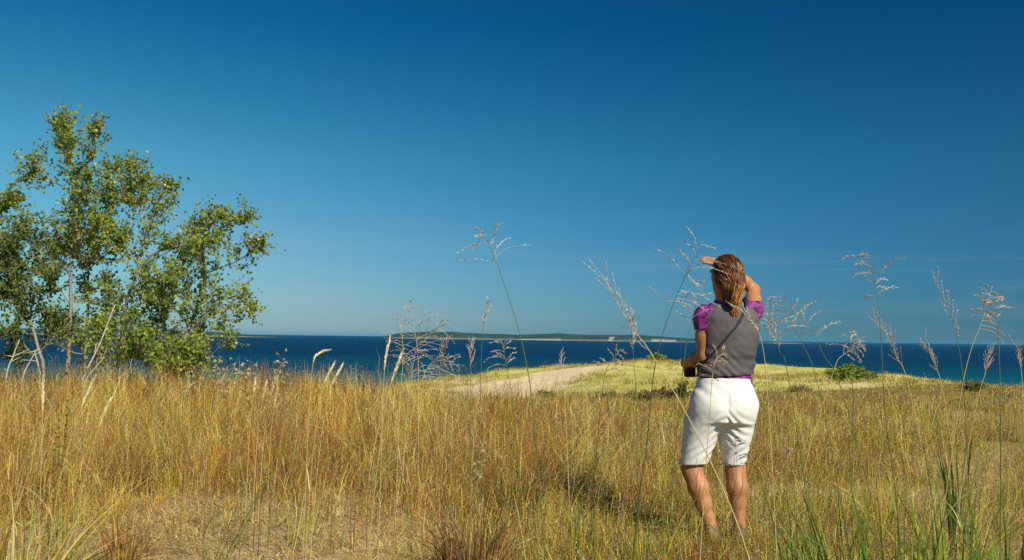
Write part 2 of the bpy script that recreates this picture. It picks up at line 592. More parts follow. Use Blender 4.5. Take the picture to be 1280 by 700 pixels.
def weights(x, y):
    """per-kind weights by place: golden on the left, browner and greener on the right"""
    r = sstep(-.12, .22, x / y)
    n1 = fbm(x * .55 + 40, y * .35 + 8, 3); n2 = fbm(x * .9, y * .5 + 60, 3)
    near = 1 - sstep(6, 9, y)
    w = np.zeros((len(x), 8))
    w[:, 0] = 2.4 * (1 - .45 * r) * (.4 + 1.4 * n1)
    w[:, 1] = 1.35 * (1 - .45 * r)
    w[:, 2] = 1.5 * (.75 + 2.4 * np.clip(n2 - .5, 0, 1) * 3) * (.75 + .5 * r)
    w[:, 2] *= 1 - .35 * r
    w[:, 3] = .6 + .7 * r
    w[:, 4] = .3 + .35 * r + 1.9 * r * near + .9 * np.clip(.5 - n1, 0, 1) * 3 * r
    w[:, 5] = 1.3 + 1.0 * r + 7 * np.clip(fbm(x * .7 + 3, y * .38 + 90, 3) - .52, 0, 1) + 1.6 * sstep(17, 24, y) * sstep(-.1, .05, x / y)
    band = np.exp(-((y - 13.5) / 3.0) ** 2) * sstep(.22, .3, x / y)
    w[:, 6] = .5 + 1.2 * r * (1 + near) + 3.8 * band
    w[:, 7] = .5 + .3 * r
    return w


def pick_cols(x, y, jitter=.22):
    w = weights(x, y); cw = np.cumsum(w, 1); cw /= cw[:, -1:]
    cs = np.where(y < 9, .16, np.where(y < 20, .30, .6))
    ci = np.floor((x + .08 * rng.normal(size=len(x))) / cs).astype(int); cj = np.floor((y + .10 * rng.normal(size=len(x))) / cs / 1.3).astype(int)
    uc = _T[(ci * 7 + cj * 3) & 255, (cj * 5 + ci) & 255]
    u = np.where(rng.random(len(x)) < .55, uc, rng.random(len(x)))[:, None]
    k = (u > cw).sum(1)
    c_ = palA[k] * np.exp(1.5 * jitter * rng.normal(size=(len(x), 1))) * (1 + .07 * rng.normal(size=(len(x), 3)))
    return np.clip(c_, .01, .8), k


bands = [(2.6, 5.0, 420, 4, .0042), (5.0, 9.0, 1900, 3, .0036), (9, 14, 1050, 3, .0048), (14, 20, 560, 2, .007), (20, 32, 240, 2, .012), (32, 47, 60, 2, .022)]
for (y0, y1, dens, nseg, W0) in bands:
    x, y = sample(y0, y1, dens)
    # clumping
    cl = fbm(x * 1.5 + 5, y * 1.5, 4); big = fbm(x * .4 + 77, y * .4, 3)
    keep = np.clip((cl - .38) * 5 + .1, .16, 1) * np.clip(.5 + (big - .35) * 2.5, .3, 1)
    open_ = 1 - .90 * np.exp(-(((x + 1.25) / 1.6) ** 2 + ((y - 5.6) / 1.35) ** 2) ** 1.3)
    px = 640 + F * x / y
    sdm = 1 - sandy(px, y)
    front = np.where(y < 5, .25 + .75 * sstep(.0, .35, x / y), 1)
    # keep the sight line to the woman's legs as open as in the photograph
    keep = keep * open_ * sdm * front
    k = rng.random(len(x)) < keep
    x, y, cl, px = x[k], y[k], cl[k], px[k]
    if y0 == 5.0:                                   # scruffy turf the woman stands in
        ne_ = 5200
        ex = rng.normal(size=ne_) * .75 + .75; ey = 5.3 + rng.random(ne_) * 2.3
        x = np.concatenate([x, ex]); y = np.concatenate([y, ey]); cl = np.concatenate([cl, np.full(ne_, .42)]); px = np.concatenate([px, 640 + F * ex / ey])
    n = len(x)
    z = hgt(x, y)
    c_, kind = pick_cols(x, y)
    left = 1 - sstep(-.05, .15, x / y)
    Hm = .16 + .12 * left + .05 * left * sstep(11, 17, y)
    Hm = Hm * (1 - .62 * np.exp(-(((x + 1.3) / 2.1) ** 2 + ((y - 5.9) / 1.9) ** 2))) * (.7 + .9 * fbm(x * .8 + 31, y * .5 + 11, 3) * 1.0)
    Hm = Hm * (1 - .28 * sstep(22, 30, y)) * (.75 + .6 * (cl - .3) * 2)
    Hm = Hm * (1 - .62 * sstep(14, 24, y) * sstep(430, 560, px))
    H = Hm * np.exp(rng.normal(size=n) * .42)
    H = np.clip(H, .05, .95)
    legs = np.exp(-(((x - PX0 * y / PY0) / .33) ** 2)) * (y < PY0 + .25)
    H = np.where(legs > .4, np.clip(H, .13 + .09 * rng.random(n), .15 + .12 * rng.random(n) + np.clip(PY0 - y, 0, 3) * .10), H)
    ang = rng.random(n) * 2 * math.pi
    wind = np.stack([np.cos(ang) * .9 + .35, np.sin(ang) * .9], 1)
    bend = np.abs(rng.normal(size=n)) * .42 + .05
    W = W0 * (.55 + .8 * rng.random(n)) * np.where(kind == 1, .8, 1)
    tip = np.clip(c_ * np.array([1.12, 1.02, .85]), 0, .8)
    base = np.stack([x, y, z - .01], 1)
    greenish = (kind == 4) | (kind == 6)
    for nm, sel in (('green_grass', greenish), ('dry_grass', ~greenish)):
        if sel.sum() == 0: continue
        V, C, Q, T, tp, sdv = blades(base[sel], H[sel], wind[sel], bend[sel], W[sel], c_[sel], nseg, tip[sel])
        acc[nm].add(V, C, Q, T)
        if nm == 'dry_grass' and y0 < 20:
            rt = sstep(-.1, .15, x[sel] / y[sel])
            s2 = rng.random(sel.sum()) < (.26 + .22 * rt if y0 < 14 else .22)
            tips = tp[s2]; hh = H[sel][s2]
            ne = 8 if y0 < 9 else 6
            if len(tips):
                kk = rng.random((len(tips), 1))
                seedc = np.where(kk < .42, c_[sel][s2] * .75, np.where(kk < .68, np.array([[.72, .60, .38]]), np.where(kk < .86, np.array([[.17, .085, .045]]), np.array([[.42, .22, .10]]))))
                sz = np.full(len(tips), .0058 if y0 < 9 else .0088) * (1 if y0 < 14 else 1.5)
                acc[nm].add(*flakes(tips, None, ne, .010 + hh * .05, hh * .42, sz, seedc))

        # short side twigs and bent leaves that tangle the stand
        if nm == 'dry_grass' and y0 < 20:
            rr3 = rng.random(sel.sum()) < (.55 if y0 < 14 else .3)
            bb = base[sel][rr3]; h3 = H[sel][rr3]; L3 = wind[sel][rr3]; b3 = bend[sel][rr3]; cz = c_[sel][rr3]
            for rep in range(2):
                t = .25 + .65 * rng.random(len(bb))
                p = bb.copy(); p[:, :2] += L3 * (h3 * b3 * t * t)[:, None]; p[:, 2] += h3 * (t - .38 * np.minimum(b3, 1.2) * t * t)
                an = rng.random(len(bb)) * 6.283
                l3 = h3 * (.18 + .30 * rng.random(len(bb)))
                V, C, Q, T, tq, _s = blades(p, l3, np.stack([np.cos(an), np.sin(an)], 1), .6 + 1.2 * rng.random(len(bb)), np.full(len(bb), W0 * .6), cz * (.75 + .5 * rng.random((len(bb), 1))), 2)
                acc[nm].add(V, C, Q, T)

# fallen litter close to the camera
x, y = sample(3.6, 11, 2400)
k = rng.random(len(x)) < np.clip(1.5 - y / 9, .12, 1) * np.clip(fbm(x * 2, y * 2) * 2 - .35, .15, 1)
x, y = x[k], y[k]; n = len(x)
base = np.stack([x, y, hgt(x, y) + .004 + .012 * rng.random(n)], 1)
ang = rng.random(n) * 2 * math.pi
Lv = np.stack([np.cos(ang), np.sin(ang)], 1)
c_, kind = pick_cols(x, y); c_ = c_ * .6 + .4 * np.array(PAL['straw'])
H = .02 + .07 * rng.random(n) ** 1.5
V, C, Q, T, tp, _s = blades(base, H, Lv, 1.0 + 1.6 * rng.random(n), np.full(n, .0045), c_, 2)
acc['dry_grass'].add(V, C, Q, T)

# dune cover, 45 m and beyond
x, y = sample(44, 96, 11)
px = 640 + F * x / y
cov = (1 - sandy(px, y)) * sstep(440, 520, px) * np.clip(fbm(x * .25, y * .25) * 2.2 - .6, .05, 1)
k = rng.random(len(x)) < cov
x, y = x[k], y[k]; n = len(x)
base = np.stack([x, y, hgt(x, y) - .01], 1)
gcol = np.where(rng.random((n, 1)) < .75, np.array([[.47, .42, .15]]), np.array([[.55, .44, .20]])) * (1 + .15 * rng.normal(size=(n, 1)))
ang = rng.random(n) * 6.283
V, C, Q, T, tp, _s = blades(base, .10 + .14 * rng.random(n), np.stack([np.cos(ang), np.sin(ang)], 1), .3 + .4 * rng.random(n), np.full(n, .03), np.clip(gcol, .02, .8), 2)
acc['dune_grass'].add(V, C, Q, T)

# denser tussocks dotted over the dune
nt_ = 260
tx, ty = sample(46, 92, 3.0)
px = 640 + F * tx / ty
kk_ = (rng.random(len(tx)) < np.clip(fbm(tx * .2 + 9, ty * .2) * 3 - 1.2, .02, 1)) & (px > 470) & (px < 1200) & (sandy(px, ty) < .75)
tx, ty = tx[kk_], ty[kk_]
x = np.repeat(tx, 9) + rng.normal(size=len(tx) * 9) * .16; y = np.repeat(ty, 9) + rng.normal(size=len(tx) * 9) * .16; n = len(x)
gcol = palA[rng.choice([3, 5, 6, 1, 0], n)] * .8
ang = rng.random(n) * 6.283
V, C, Q, T, tp, _s = blades(np.stack([x, y, hgt(x, y) - .01], 1), .16 + .22 * rng.random(n), np.stack([np.cos(ang), np.sin(ang)], 1), .3 + .5 * rng.random(n), np.full(n, .028), gcol, 2)
acc['dune_grass'].add(V, C, Q, T)

for nm, lab in (('dry_grass', 'golden and brown dry prairie grass covering the whole slope'),
                ('green_grass', 'greener blades scattered through the dry grass'),
                ('dune_grass', 'thin yellow green beach grass on the far dune')):
    o = acc[nm].build(nm, M_GRASS)
    tag(o, lab, 'grass', kind='stuff')


# ================================================================== TALL SINGLE STALKS
def stalk(pts, D, typ, hl, spread, stemc, headc, label, name='grass_stalk', group='tall grass stalks rising above the field', rad=.0016, cat='grass stalk', nb=None, leaves=1):
    P3 = [P(a, b_, D + .02 * i) for i, (a, b_) in enumerate(pts)]
    d0 = P3[0] - P3[1]; d0.normalize()
    gz = hz(P3[0].x, P3[0].y)
    drop = P3[0].z - gz
    if drop > 0:
        sl = Vector((d0.x / max(-d0.z, .2) * .45, 0, 0))
        foot = Vector((P3[0].x + sl.x * drop, P3[0].y, 0)); foot.z = hz(foot.x, foot.y) - .01
        mid = (P3[0] + foot) / 2; mid.x += sl.x * drop * .12
        full = [foot, mid] + P3
    else:
        P3[0].z = gz - .01; full = P3
    line = smooth_poly(full, 26)
    ft = line[0].copy()
    root = empty(name, ft)
    tag(root, label, cat, group)
    rl = [p - ft for p in line]
    mb = MB(); nL = len(rl)
    rad = rad * max(1, D / 4.5)
    mb.tube(rl, [rad * (1.25 - .9 * i / (nL - 1)) for i in range(nL)], vary(stemc, .05), 5)
    mb.build('stem', M_GRASS, root)
    px2m = D / F
    # arc-length from the tip
    acc_ = [0]
    for i in range(nL - 1, 0, -1): acc_.append(acc_[-1] + (rl[i] - rl[i - 1]).length)

    def at_tip(s):
        for i in range(len(acc_) - 1):
            if s <= acc_[i + 1]:
                f = (s - acc_[i]) / max(acc_[i + 1] - acc_[i], 1e-9)
                a_ = rl[nL - 1 - i]; b2 = rl[nL - 2 - i]
                return a_.lerp(b2, f), (a_ - b2).normalized()
        return rl[0], Vector((0, 0, 1))
    hd = MB()
    HL = hl * px2m; SP = spread * px2m

    kD = max(1.0, D / 3.4)

    def spikelet(p, d, l, w, c):
        l = l * kD ** .55; w = w * kD ** .55 if typ != 'spike' else w
        s_ = d.cross(rv()).normalized(); q = d.cross(s_)
        a0, a1 = p, p + d * l
        mid = p + d * l * .42
        hd.add([a0, mid + s_ * w / 2, a1, mid - s_ * w / 2, mid + q * w / 2, mid - q * w / 2],
               [[0, 1, 2, 3], [0, 4, 2, 5]], c)
    if typ == 'open':          # airy panicle with spreading branchlets
        K = nb or 13
        for k_ in range(K):
            s = HL * (k_ + random.random() * .6) / K
            p, d = at_tip(s)
            side = rv(); side = (side - d * side.dot(d)).normalized()
            side.y *= .6; side = (side - d * side.dot(d)).normalized()
            up = .55 + .5 * random.random()
            dirb = (side * (1.0) + d * up).normalized()
            Lb = SP * (.45 + .75 * random.random()) * (.35 + .9 * min(1, s / HL * 1.3 + .15))
            br = [p]
            cur = dirb.copy(); q = p.copy(); ns = 7
            for j in range(ns):
                cur = (cur + Vector((0, 0, -.07)) * (1 + random.random()) + rv(.10)).normalized()
                q = q + cur * Lb / ns; br.append(q.copy())
            hd.tube(br, [(.0007 - .0003 * j / ns) * kD for j in range(ns + 1)], vary(headc, .1), 3, False)
            for j in range(2, ns + 1):
                for rep in range(2):
                    dd = ((br[j] - br[j - 1]).normalized() + rv(.45)).normalized()
                    spikelet(br[j] + rv(.0015), dd, random.uniform(.008, .014), .0025, vary(headc, .25))
        for j in range(6):
            p, d = at_tip(j * .008)
            spikelet(p, (d + rv(.4)).normalized(), .010, .0024, vary(headc, .2))
    elif typ == 'spike':       # dense pale cylindrical head
        K = int(HL / .0030)
        for k_ in range(K):
            s = HL * k_ / K
            p, d = at_tip(s)
            env = math.sin(math.pi * min(1, (k_ + 3) / (K + 3)) ** .8)
            for rep in range(3):
                spikelet(p + rv(SP * .5 * env), (d + rv(.14)).normalized(), .020, .0042, vary(headc, .18))
    elif typ == 'feather':     # narrow head, branchlets held close
        K = nb or 16
        for k_ in range(K):
            s = HL * (k_ + .5) / K
            p, d = at_tip(s)
            side = rv(); side = (side - d * side.dot(d)).normalized()
            dirb = (side * .42 + d).normalized()
            Lb = SP * (.5 + .6 * random.random())
            a_ = p; bq = p + dirb * Lb + rv(Lb * .1)
            hd.tube([a_, bq], [.0006, .0004], vary(headc, .1), 3, False)
            for j in range(5):
                t = (j + 1) / 5
                spikelet(a_.lerp(bq, t), (dirb + rv(.35)).normalized(), .011, .0028, vary(headc, .25))
    elif typ == 'fork':        # turkey-foot: three slim reddish fingers
        p0, d = at_tip(HL)
        for k_ in range(nb or 3):
            side = rv(); side = (side - d * side.dot(d)).normalized()
            dirb = (d + side * .32).normalized()
            q = p0.copy(); br = [q.copy()]
            for j in range(7):
                dirb = (dirb + rv(.06)).normalized(); q = q + dirb * HL / 6; br.append(q.copy())
            hd.tube(br, [.0011] * 7 + [.0005], vary(headc, .1), 3, False)
            for j in range(1, 8):
                for rep in range(3):
                    spikelet(br[j] + rv(.002), (dirb + rv(.5)).normalized(), .009, .0022, vary(headc, .3))
    elif typ == 'button':      # dried flower heads on a branching top
        K = nb or 14
        for k_ in range(K):
            hd = MB()
            s = HL * random.random()
            p, d = at_tip(s)
            side = rv(); side = (side - d * side.dot(d)).normalized()
            bq = p + (side + d * .8).normalized() * SP * random.uniform(.3, 1)
            hd.tube([p, p.lerp(bq, .5) + rv(.004), bq], [.0010, .0009, .0008], vary((.24, .16, .08), .2), 3, False)
            for j in range(9):
                spikelet(bq + rv(.002), (rv() + Vector((0, 0, .5))).normalized(), .008, .0045, vary(headc, .25))
            hd.build('flower_head', M_GRASS, root)
        hd = None
    if hd:
        hd.build('seed_head', M_GRASS, root)
    if leaves:
        for q_ in range(leaves):
            lf = MB()
            i0 = random.randint(2, 8); p = rl[i0]
            az = random.uniform(0, 6.28); ln = random.uniform(.25, .5)
            pp = []; cur = Vector((math.cos(az) * .5, math.sin(az) * .5, 1)).normalized(); q = p.copy()
            for j in range(10):
                pp.append(q.copy()); q = q + cur * ln / 9
                cur = (cur + Vector((math.cos(az) * .12, math.sin(az) * .12, -.14))).normalized()
            lf.ribbon(pp, [.005 * (1 - (j / 9) ** 2) + .0004 for j in range(10)], vary(stemc, .1), Vector((-math.sin(az), math.cos(az), 0)))
            lf.build('leaf', M_GRASS, root)
    return root


GR = (.13, .17, .045); GD = (.07, .10, .03); ST = (.62, .48, .22); SV = (.62, .56, .44); RD = (.26, .12, .08); PU = (.30, .17, .17); TN = (.58, .45, .30)
stalk([(667, 520), (655, 440), (637, 375), (617, 318), (601, 284)], 2.9, 'open', 62, 38, GR, SV, 'tall curving green stalk, its wispy head alone in the sky left of the woman')
stalk([(797, 640), (808, 560), (820, 450), (845, 372), (878, 304)], 2.8, 'open', 95, 48, GD, SV, 'dark green stalk leaning right, silvery head just above the woman\'s raised hand', rad=.002)
stalk([(934, 690), (880, 560), (818, 448), (785, 402), (752, 342)], 2.7, 'feather', 120, 42, ST, SV, 'pale straw stalk slanting left across the woman\'s shorts, head left of her elbow', rad=.002)
stalk([(1122, 640), (1107, 520), (1101, 420), (1096, 365), (1085, 318)], 2.9, 'open', 62, 42, GR, SV, 'tallest green stalk in the open sky right of the woman, above the round dune bush', rad=.0018)
stalk([(1022, 480), (1003, 430), (990, 405), (975, 372)], 3.9, 'open', 45, 34, GR, TN, 'slim stalk with tan drooping head nearest to the woman\'s right shoulder')
stalk([(1050, 482), (1030, 445), (1014, 412), (992, 385)], 3.9, 'open', 48, 30, GR, SV, 'green stalk bending left with silvery head between the woman and the round dune bush')
stalk([(985, 470), (975, 440), (963, 398)], 3.3, 'feather', 40, 22, GR, SV, 'short faint stalk with narrow head just right of the woman\'s elbow')
stalk([(1066, 500), (1065, 450), (1062, 416)], 5.6, 'open', 24, 22, GR, SV, 'small spreading seed head directly above the round dune bush')
stalk([(1134, 476), (1122, 448), (1108, 418), (1094, 398)], 5.6, 'feather', 70, 24, ST, TN, 'bushy tan head leaning left, right of the round dune bush', nb=24)
stalk([(1206, 500), (1198, 430), (1189, 395), (1169, 350)], 3.9, 'feather', 82, 26, GR, SV, 'left-leaning stalk with narrow silvery head, left one of the crossing pair at far right')
stalk([(1200, 500), (1213, 440), (1228, 400), (1240, 358)], 3.9, 'open', 62, 30, ST, TN, 'right-leaning straw stalk with pinkish tan head, right one of the crossing pair at far right')
stalk([(1251, 560), (1249, 440), (1247, 400), (1242, 372)], 2.8, 'open', 34, 26, GR, SV, 'straight pale green stalk with small fanned head standing nearest to the right edge')
stalk([(1178, 486), (1168, 455), (1156, 428)], 5.6, 'feather', 40, 18, ST, SV, 'low silvery head against the water between the dune bush and the crossing pair')
stalk([(1279, 500), (1276, 460), (1270, 432)], 5.6, 'feather', 30, 16, ST, TN, 'low tan head against the water at the very right edge')
stalk([(1040, 470), (1052, 445), (1078, 432)], 5.6, 'open', 30, 16, ST, SV, 'low arching head against the water just left of the dune bush top')
stalk([(1222, 500), (1232, 465), (1236, 440)], 5.6, 'feather', 30, 16, ST, TN, 'short tan head on the water line below the pinkish tan one')
stalk([(588, 520), (588, 460), (588, 428)], 5.6, 'feather', 34, 14, GR, SV, 'short upright narrow head against the water, left of the curving green stalk')
stalk([(640, 500), (634, 462), (627, 426)], 5.6, 'open', 34, 22, GR, SV, 'low airy head against the water right beside the curving green stalk')
stalk([(600, 520), (603, 420), (611, 380)], 3.7, 'feather', 34, 12, GR, SV, 'faint thin stalk reaching above the horizon behind the curving green stalk')
stalk([(706, 500), (703, 470), (701, 444)], 5.6, 'feather', 22, 10, ST, SV, 'tiny pale head over the dune crest right of the curving green stalk')
stalk([(752, 500), (758, 462), (775, 438)], 5.6, 'open', 34, 20, GD, SV, 'low grey head arching right over the water left of the woman')
stalk([(795, 500), (792, 450), (790, 395)], 3.3, 'feather', 44, 12, GR, SV, 'thin upright pale stalk crossing the horizon just behind the slanting straw stalk')
stalk([(482, 500), (503, 450), (528, 428), (558, 400)], 7.2, 'open', 60, 30, ST, TN, 'thick tan head leaning right over the horizon, in the dense tuft left of the dune', nb=18)
stalk([(523, 500), (522, 440), (513, 380)], 7.2, 'open', 60, 30, ST, SV, 'highest silvery head of the dense tuft left of the dune', nb=16)
stalk([(500, 500), (504, 440), (499, 398)], 7.2, 'open', 62, 30, ST, SV, 'silvery upright head in the middle of the dense tuft left of the dune')
stalk([(545, 500), (553, 455), (557, 428)], 7.2, 'feather', 44, 20, RD, TN, 'brownish head on the right rim of the dense tuft left of the dune')
stalk([(520, 500), (538, 455), (566, 452)], 7.2, 'open', 50, 34, ST, SV, 'low head drooping right out of the dense tuft left of the dune', nb=20)
stalk([(510, 500), (514, 470), (520, 436)], 7.2, 'open', 46, 36, ST, SV, 'short wide airy head low in the dense tuft left of the dune', nb=20)
# cream coloured reed spikes
GRP2 = 'cream coloured marram spikes'
for pts, lab in (([(392, 560), (402, 490), (417, 455)], 'left one of the two fat cream spikes against the water, right of the cane'),
                 ([(400, 560), (412, 490), (427, 458)], 'right one of the two fat cream spikes against the water, right of the cane'),
                 ([(386, 520), (391, 456), (399, 442), (409, 438)], 'cream spike hooked over to the right like a walking cane'),
                 ([(478, 520), (481, 457), (487, 424)], 'slender upright cream spike at the left rim of the dense tuft'),
                 ([(480, 520), (490, 475), (503, 440)], 'slender cream spike leaning right at the foot of the dense tuft'),
                 ([(76, 596), (100, 514), (118, 473)], 'long cream spike leaning right below the tall poplar'),
                 ([(106, 596), (128, 522), (141, 495)], 'shorter cream spike, parallel right neighbour of the long leaning one'),
                 ([(50, 640), (53, 520), (54, 474)], 'perfectly upright cream spike at the left end of the field')):
    hook = 'cane' in lab
    stalk(pts, 5.0 if pts[0][0] > 200 else 4.6, 'spike', 42 if not hook else 28, 2.2 if not hook else 1.6, ST, (.80, .68, .40), lab, 'marram_spike', GRP2, cat='grass spike')
for pts, lab in (([(312, 540), (316, 500), (319, 476)], 'lowest of the cluster of small cream ears right of the poplars'),
                 ([(322, 545), (327, 505), (333, 478)], 'left small cream ear in the cluster right of the poplars'),
                 ([(330, 548), (336, 508), (343, 474)], 'middle small cream ear in the cluster right of the poplars'),
                 ([(338, 550), (341, 520), (346, 488)], 'right small cream ear in the cluster right of the poplars')):
    stalk(pts, 6.4, 'spike', 22, 2.2, ST, (.72, .60, .36), lab, 'marram_spike', GRP2, cat='grass spike', leaves=0)
# reddish bluestem
GRP3 = 'reddish bluestem stalks'
for pts, hc, lab in (([(322, 560), (328, 480), (336, 462)], RD, 'left rusty red forked head rising over the water right of the poplars'),
                     ([(330, 560), (338, 485), (343, 466)], RD, 'middle rusty red forked head rising over the water right of the poplars'),
                     ([(345, 560), (358, 480), (366, 464)], RD, 'rusty red forked head leaning right, third of those right of the poplars'),
                     ([(416, 560), (418, 480), (419, 464)], PU, 'purplish forked head standing right behind the two fat cream spikes'),
                     ([(436, 560), (432, 490), (429, 470)], PU, 'purplish forked head leaning left, right of the two fat cream spikes'),
                     ([(448, 560), (454, 490), (458, 468)], PU, 'purplish forked head halfway between the fat cream spikes and the dense tuft'),
                     ([(462, 560), (466, 490), (470, 470)], PU, 'purplish forked head closest to the left side of the dense tuft')):
    stalk(pts, 5.6, 'fork', 24, 12, RD, hc, lab, 'bluestem_stalk', GRP3, nb=4, cat='grass stalk')
# dried flowers
GRP4 = 'dried flower stalks'
for pts, D, lab in (([(262, 540), (268, 490), (272, 455)], 4.6, 'widest dried flower stalk, bushy with cream buttons just right of the poplars'),
                    ([(284, 540), (284, 495), (282, 466)], 4.8, 'low dried flower stalk with cream buttons beside the widest one'),
                    ([(304, 540), (307, 495), (308, 460)], 4.6, 'narrow brown dried flower stalk left of the rusty red heads'),
                    ([(350, 540), (354, 490), (355, 446)], 4.6, 'dried flower stalk with cream buttons among the rusty red heads'),
                    ([(232, 560), (240, 500), (246, 462)], 5.2, 'dried flower stalk half hidden in front of the right poplar'),
                    ([(590, 620), (596, 590), (603, 560)], 5.3, 'dried flower stalk in the russet clump in the middle foreground')):
    stalk(pts, D, 'button', 44, 18, (.25, .15, .07), (.60, .50, .32), lab, 'dried_flower', GRP4, nb=20, leaves=1, cat='dried flower')
# dark seeds against the shorts, small mauve flower
stalk([(917, 640), (921, 585), (919, 548)], 4.7, 'open', 40, 20, (.30, .22, .10), (.035, .025, .02), 'dark speckled seed head in front of the woman\'s white shorts, right leg', 'seed_stalk', cat='grass stalk', group='stalks in front of the woman', nb=9, leaves=0)
stalk([(877, 668), (873, 630), (868, 588)], 5.2, 'feather', 60, 16, (.25, .16, .08), (.20, .10, .06), 'brown seedy stalk in front of the woman\'s left calf', 'seed_stalk', cat='grass stalk', group='stalks in front of the woman', leaves=0)
stalk([(926, 668), (921, 630), (915, 590)], 5.2, 'feather', 60, 16, (.25, .16, .08), (.22, .11, .06), 'brown seedy stalk in front of the woman\'s right calf', 'seed_stalk', cat='grass stalk', group='stalks in front of the woman', leaves=0)
stalk([(985, 640), (984, 600), (983, 562)], 5.0, 'button', 5, 3, GR, (.42, .25, .50), 'single small mauve flower on a thin stem right of the woman', 'wildflower', None, nb=5, cat='wildflower')
stalk([(887, 520), (893, 455), (905, 442)], 3.2, 'open', 45, 16, ST, TN, 'pale bristly head drawn across the small of the woman\'s back', nb=14, leaves=0)
stalk([(960, 500), (950, 420), (925, 385)], 3.2, 'feather', 40, 16, ST, SV, 'pale head crossing the woman\'s right shoulder blade', nb=12, leaves=0)
stalk([(848, 520), (860, 420), (880, 352)], 3.0, 'open', 60, 26, GR, SV, 'silvery head reaching across the woman\'s ponytail from the left', nb=10, leaves=0)


# ================================================================== CLUMPS
def clump(px, Yb, n, h0, h1, cols, w, label, name='grass_clump', spreadr=.10, bend=.35, lean=(0, 0), group='larger grass clumps in the foreground', seeds=None):
    x0 = (px - 640) / F * Yb
    ft = Vector((x0, Yb, hz(x0, Yb)))
    root = empty(name, ft); tag(root, label, 'grass clump', group)
    mb = MB()
    tips = []
    for i in range(n):
        a = random.uniform(0, 6.283); r = spreadr * math.sqrt(random.random())
        p = Vector((r * math.cos(a), r * math.sin(a), 0))
        p.z = hz(ft.x + p.x, ft.y + p.y) - ft.z - .01
        H = random.uniform(h0, h1); az = a + random.uniform(-.6, .6)
        bd = abs(random.gauss(0, bend)) + .05
        pts = []; ns = 9
        for k in range(ns):
            t = k / (ns - 1)
            pts.append(p + Vector((math.cos(az) * H * bd * t * t + lean[0] * H * t, math.sin(az) * H * bd * t * t + lean[1] * H * t, H * (t - .42 * min(bd, 1.1) * t * t))))
        ww = w * random.uniform(.6, 1.2)
        sa = random.uniform(0, 3.14)
        mb.ribbon(pts, [ww * (.55 + .9 * (k / (ns - 1))) if k < 3 else ww * max(.06, 1.25 * (1 - (k / (ns - 1)) ** 1.8)) for k in range(ns)], vary(random.choice(cols), .22), Vector((math.cos(sa), math.sin(sa), 0)))
        tips.append((pts[-1], (pts[-1] - pts[-2]).normalized()))
    mb.build('blades', M_GRASS, root)
    if seeds:
        for (p, d) in tips[:14]:                     # one ear per stalk
            hd = MB()
            for j in range(16):
                q = p - d * random.uniform(0, .12)
                dd = (d + rv(.5)).normalized(); s_ = dd.cross(rv()).normalized() * .0028
                hd.add([q - s_, q + dd * .013, q + s_], [[0, 1, 2]], vary(seeds, .3))
            hd.tube([p - d * .12, p], [.0008, .0005], vary(seeds, .1), 3, False)
            hd.build('seed_head', M_GRASS, root)
    return root


g1 = (.13, .22, .03); g2 = (.22, .30, .04); g3 = (.08, .15, .025); go = PAL['gold']; st = PAL['straw']; ru = PAL['russet']; yg = PAL['ygreen']
clump(30, 3.9, 60, .35, .80, [g1, g2, st, go, g3], .008, 'green and straw clump arching right in the bottom left corner', lean=(.25, 0), bend=.5)
clump(-8, 4.4, 60, .4, .85, [ru, go, ru, st], .005, 'russet clump cut by the left edge at the bottom', seeds=RD)
clump(96, 4.4, 30, .15, .35, [g2, yg, g1], .012, 'low broad leaved bright green clump near the bottom left corner', bend=.8)
clump(168, 5.3, 110, .15, .38, [ru, PAL['brown'], go], .005, 'low brown clump beside the sandy spot at lower left')
clump(160, 7.6, 150, .15, .38, [(.05, .03, .02), PAL['brown'], go], .006, 'matted brown tuft coloured dark as a shadow spot, left of the sandy spot', spreadr=.18)  # near-black blades put a shadow spot in the grass into the colour
clump(592, 5.15, 260, .15, .48, [(.20, .07, .03), (.30, .13, .045), (.42, .26, .09), (.12, .07, .035), (.30, .24, .08)], .0055, 'russet red clump in the middle foreground', seeds=TN, spreadr=.16)
clump(640, 6.6, 170, .25, .52, [(.24, .10, .03), g3, (.12, .07, .035), (.13, .12, .03)], .005, 'dark olive and russet clump behind the russet red one', seeds=RD, spreadr=.18)
clump(470, 8.0, 70, .45, .75, [yg, go, st], .006, 'tall yellow green clump arching both ways left of centre', bend=.5, seeds=st, spreadr=.15)
clump(385, 5.6, 22, .35, .62, [g2, yg, st], .007, 'green blades tipped with straw at centre left', lean=(.25, 0), bend=.25)
clump(30, 7.0, 80, .35, .62, [go, ru, st], .006, 'golden clump behind the bottom left corner', seeds=RD, spreadr=.2)
clump(250, 8.2, 120, .35, .6, [go, go, ru, st], .006, 'wide golden clump on the left half of the field', seeds=TN, spreadr=.3)
clump(350, 8.6, 140, .35, .66, [go, (.5, .3, .07), ru], .006, 'bright amber clump right of the wide golden one', seeds=TN, spreadr=.3)
clump(735, 5.4, 26, .3, .55, [g3, g1, yg], .008, 'dark green clump with folded leaves left of the woman', bend=.5)
clump(812, 4.6, 34, .3, .6, [go, g1, yg, g3], .007, 'olive clump at the bottom just left of the woman', bend=.3)
clump(998, 4.3, 22, .45, .78, [g1, g2, g3], .0085, 'narrow upright green clump nearest to the woman on her right', bend=.12, spreadr=.06)
clump(1060, 4.0, 64, .35, .75, [g1, g2, g3], .0085, 'green clump leaning left at the bottom right of the field', lean=(-.2, 0), bend=.3)
clump(1120, 3.7, 64, .45, .85, [g3, g1, g2], .0085, 'broad dark green clump under the tallest right hand stalk', bend=.25)
clump(1185, 4.2, 64, .35, .78, [g1, yg, g2], .0085, 'fresh green clump between the dark clump and the right edge', bend=.3)
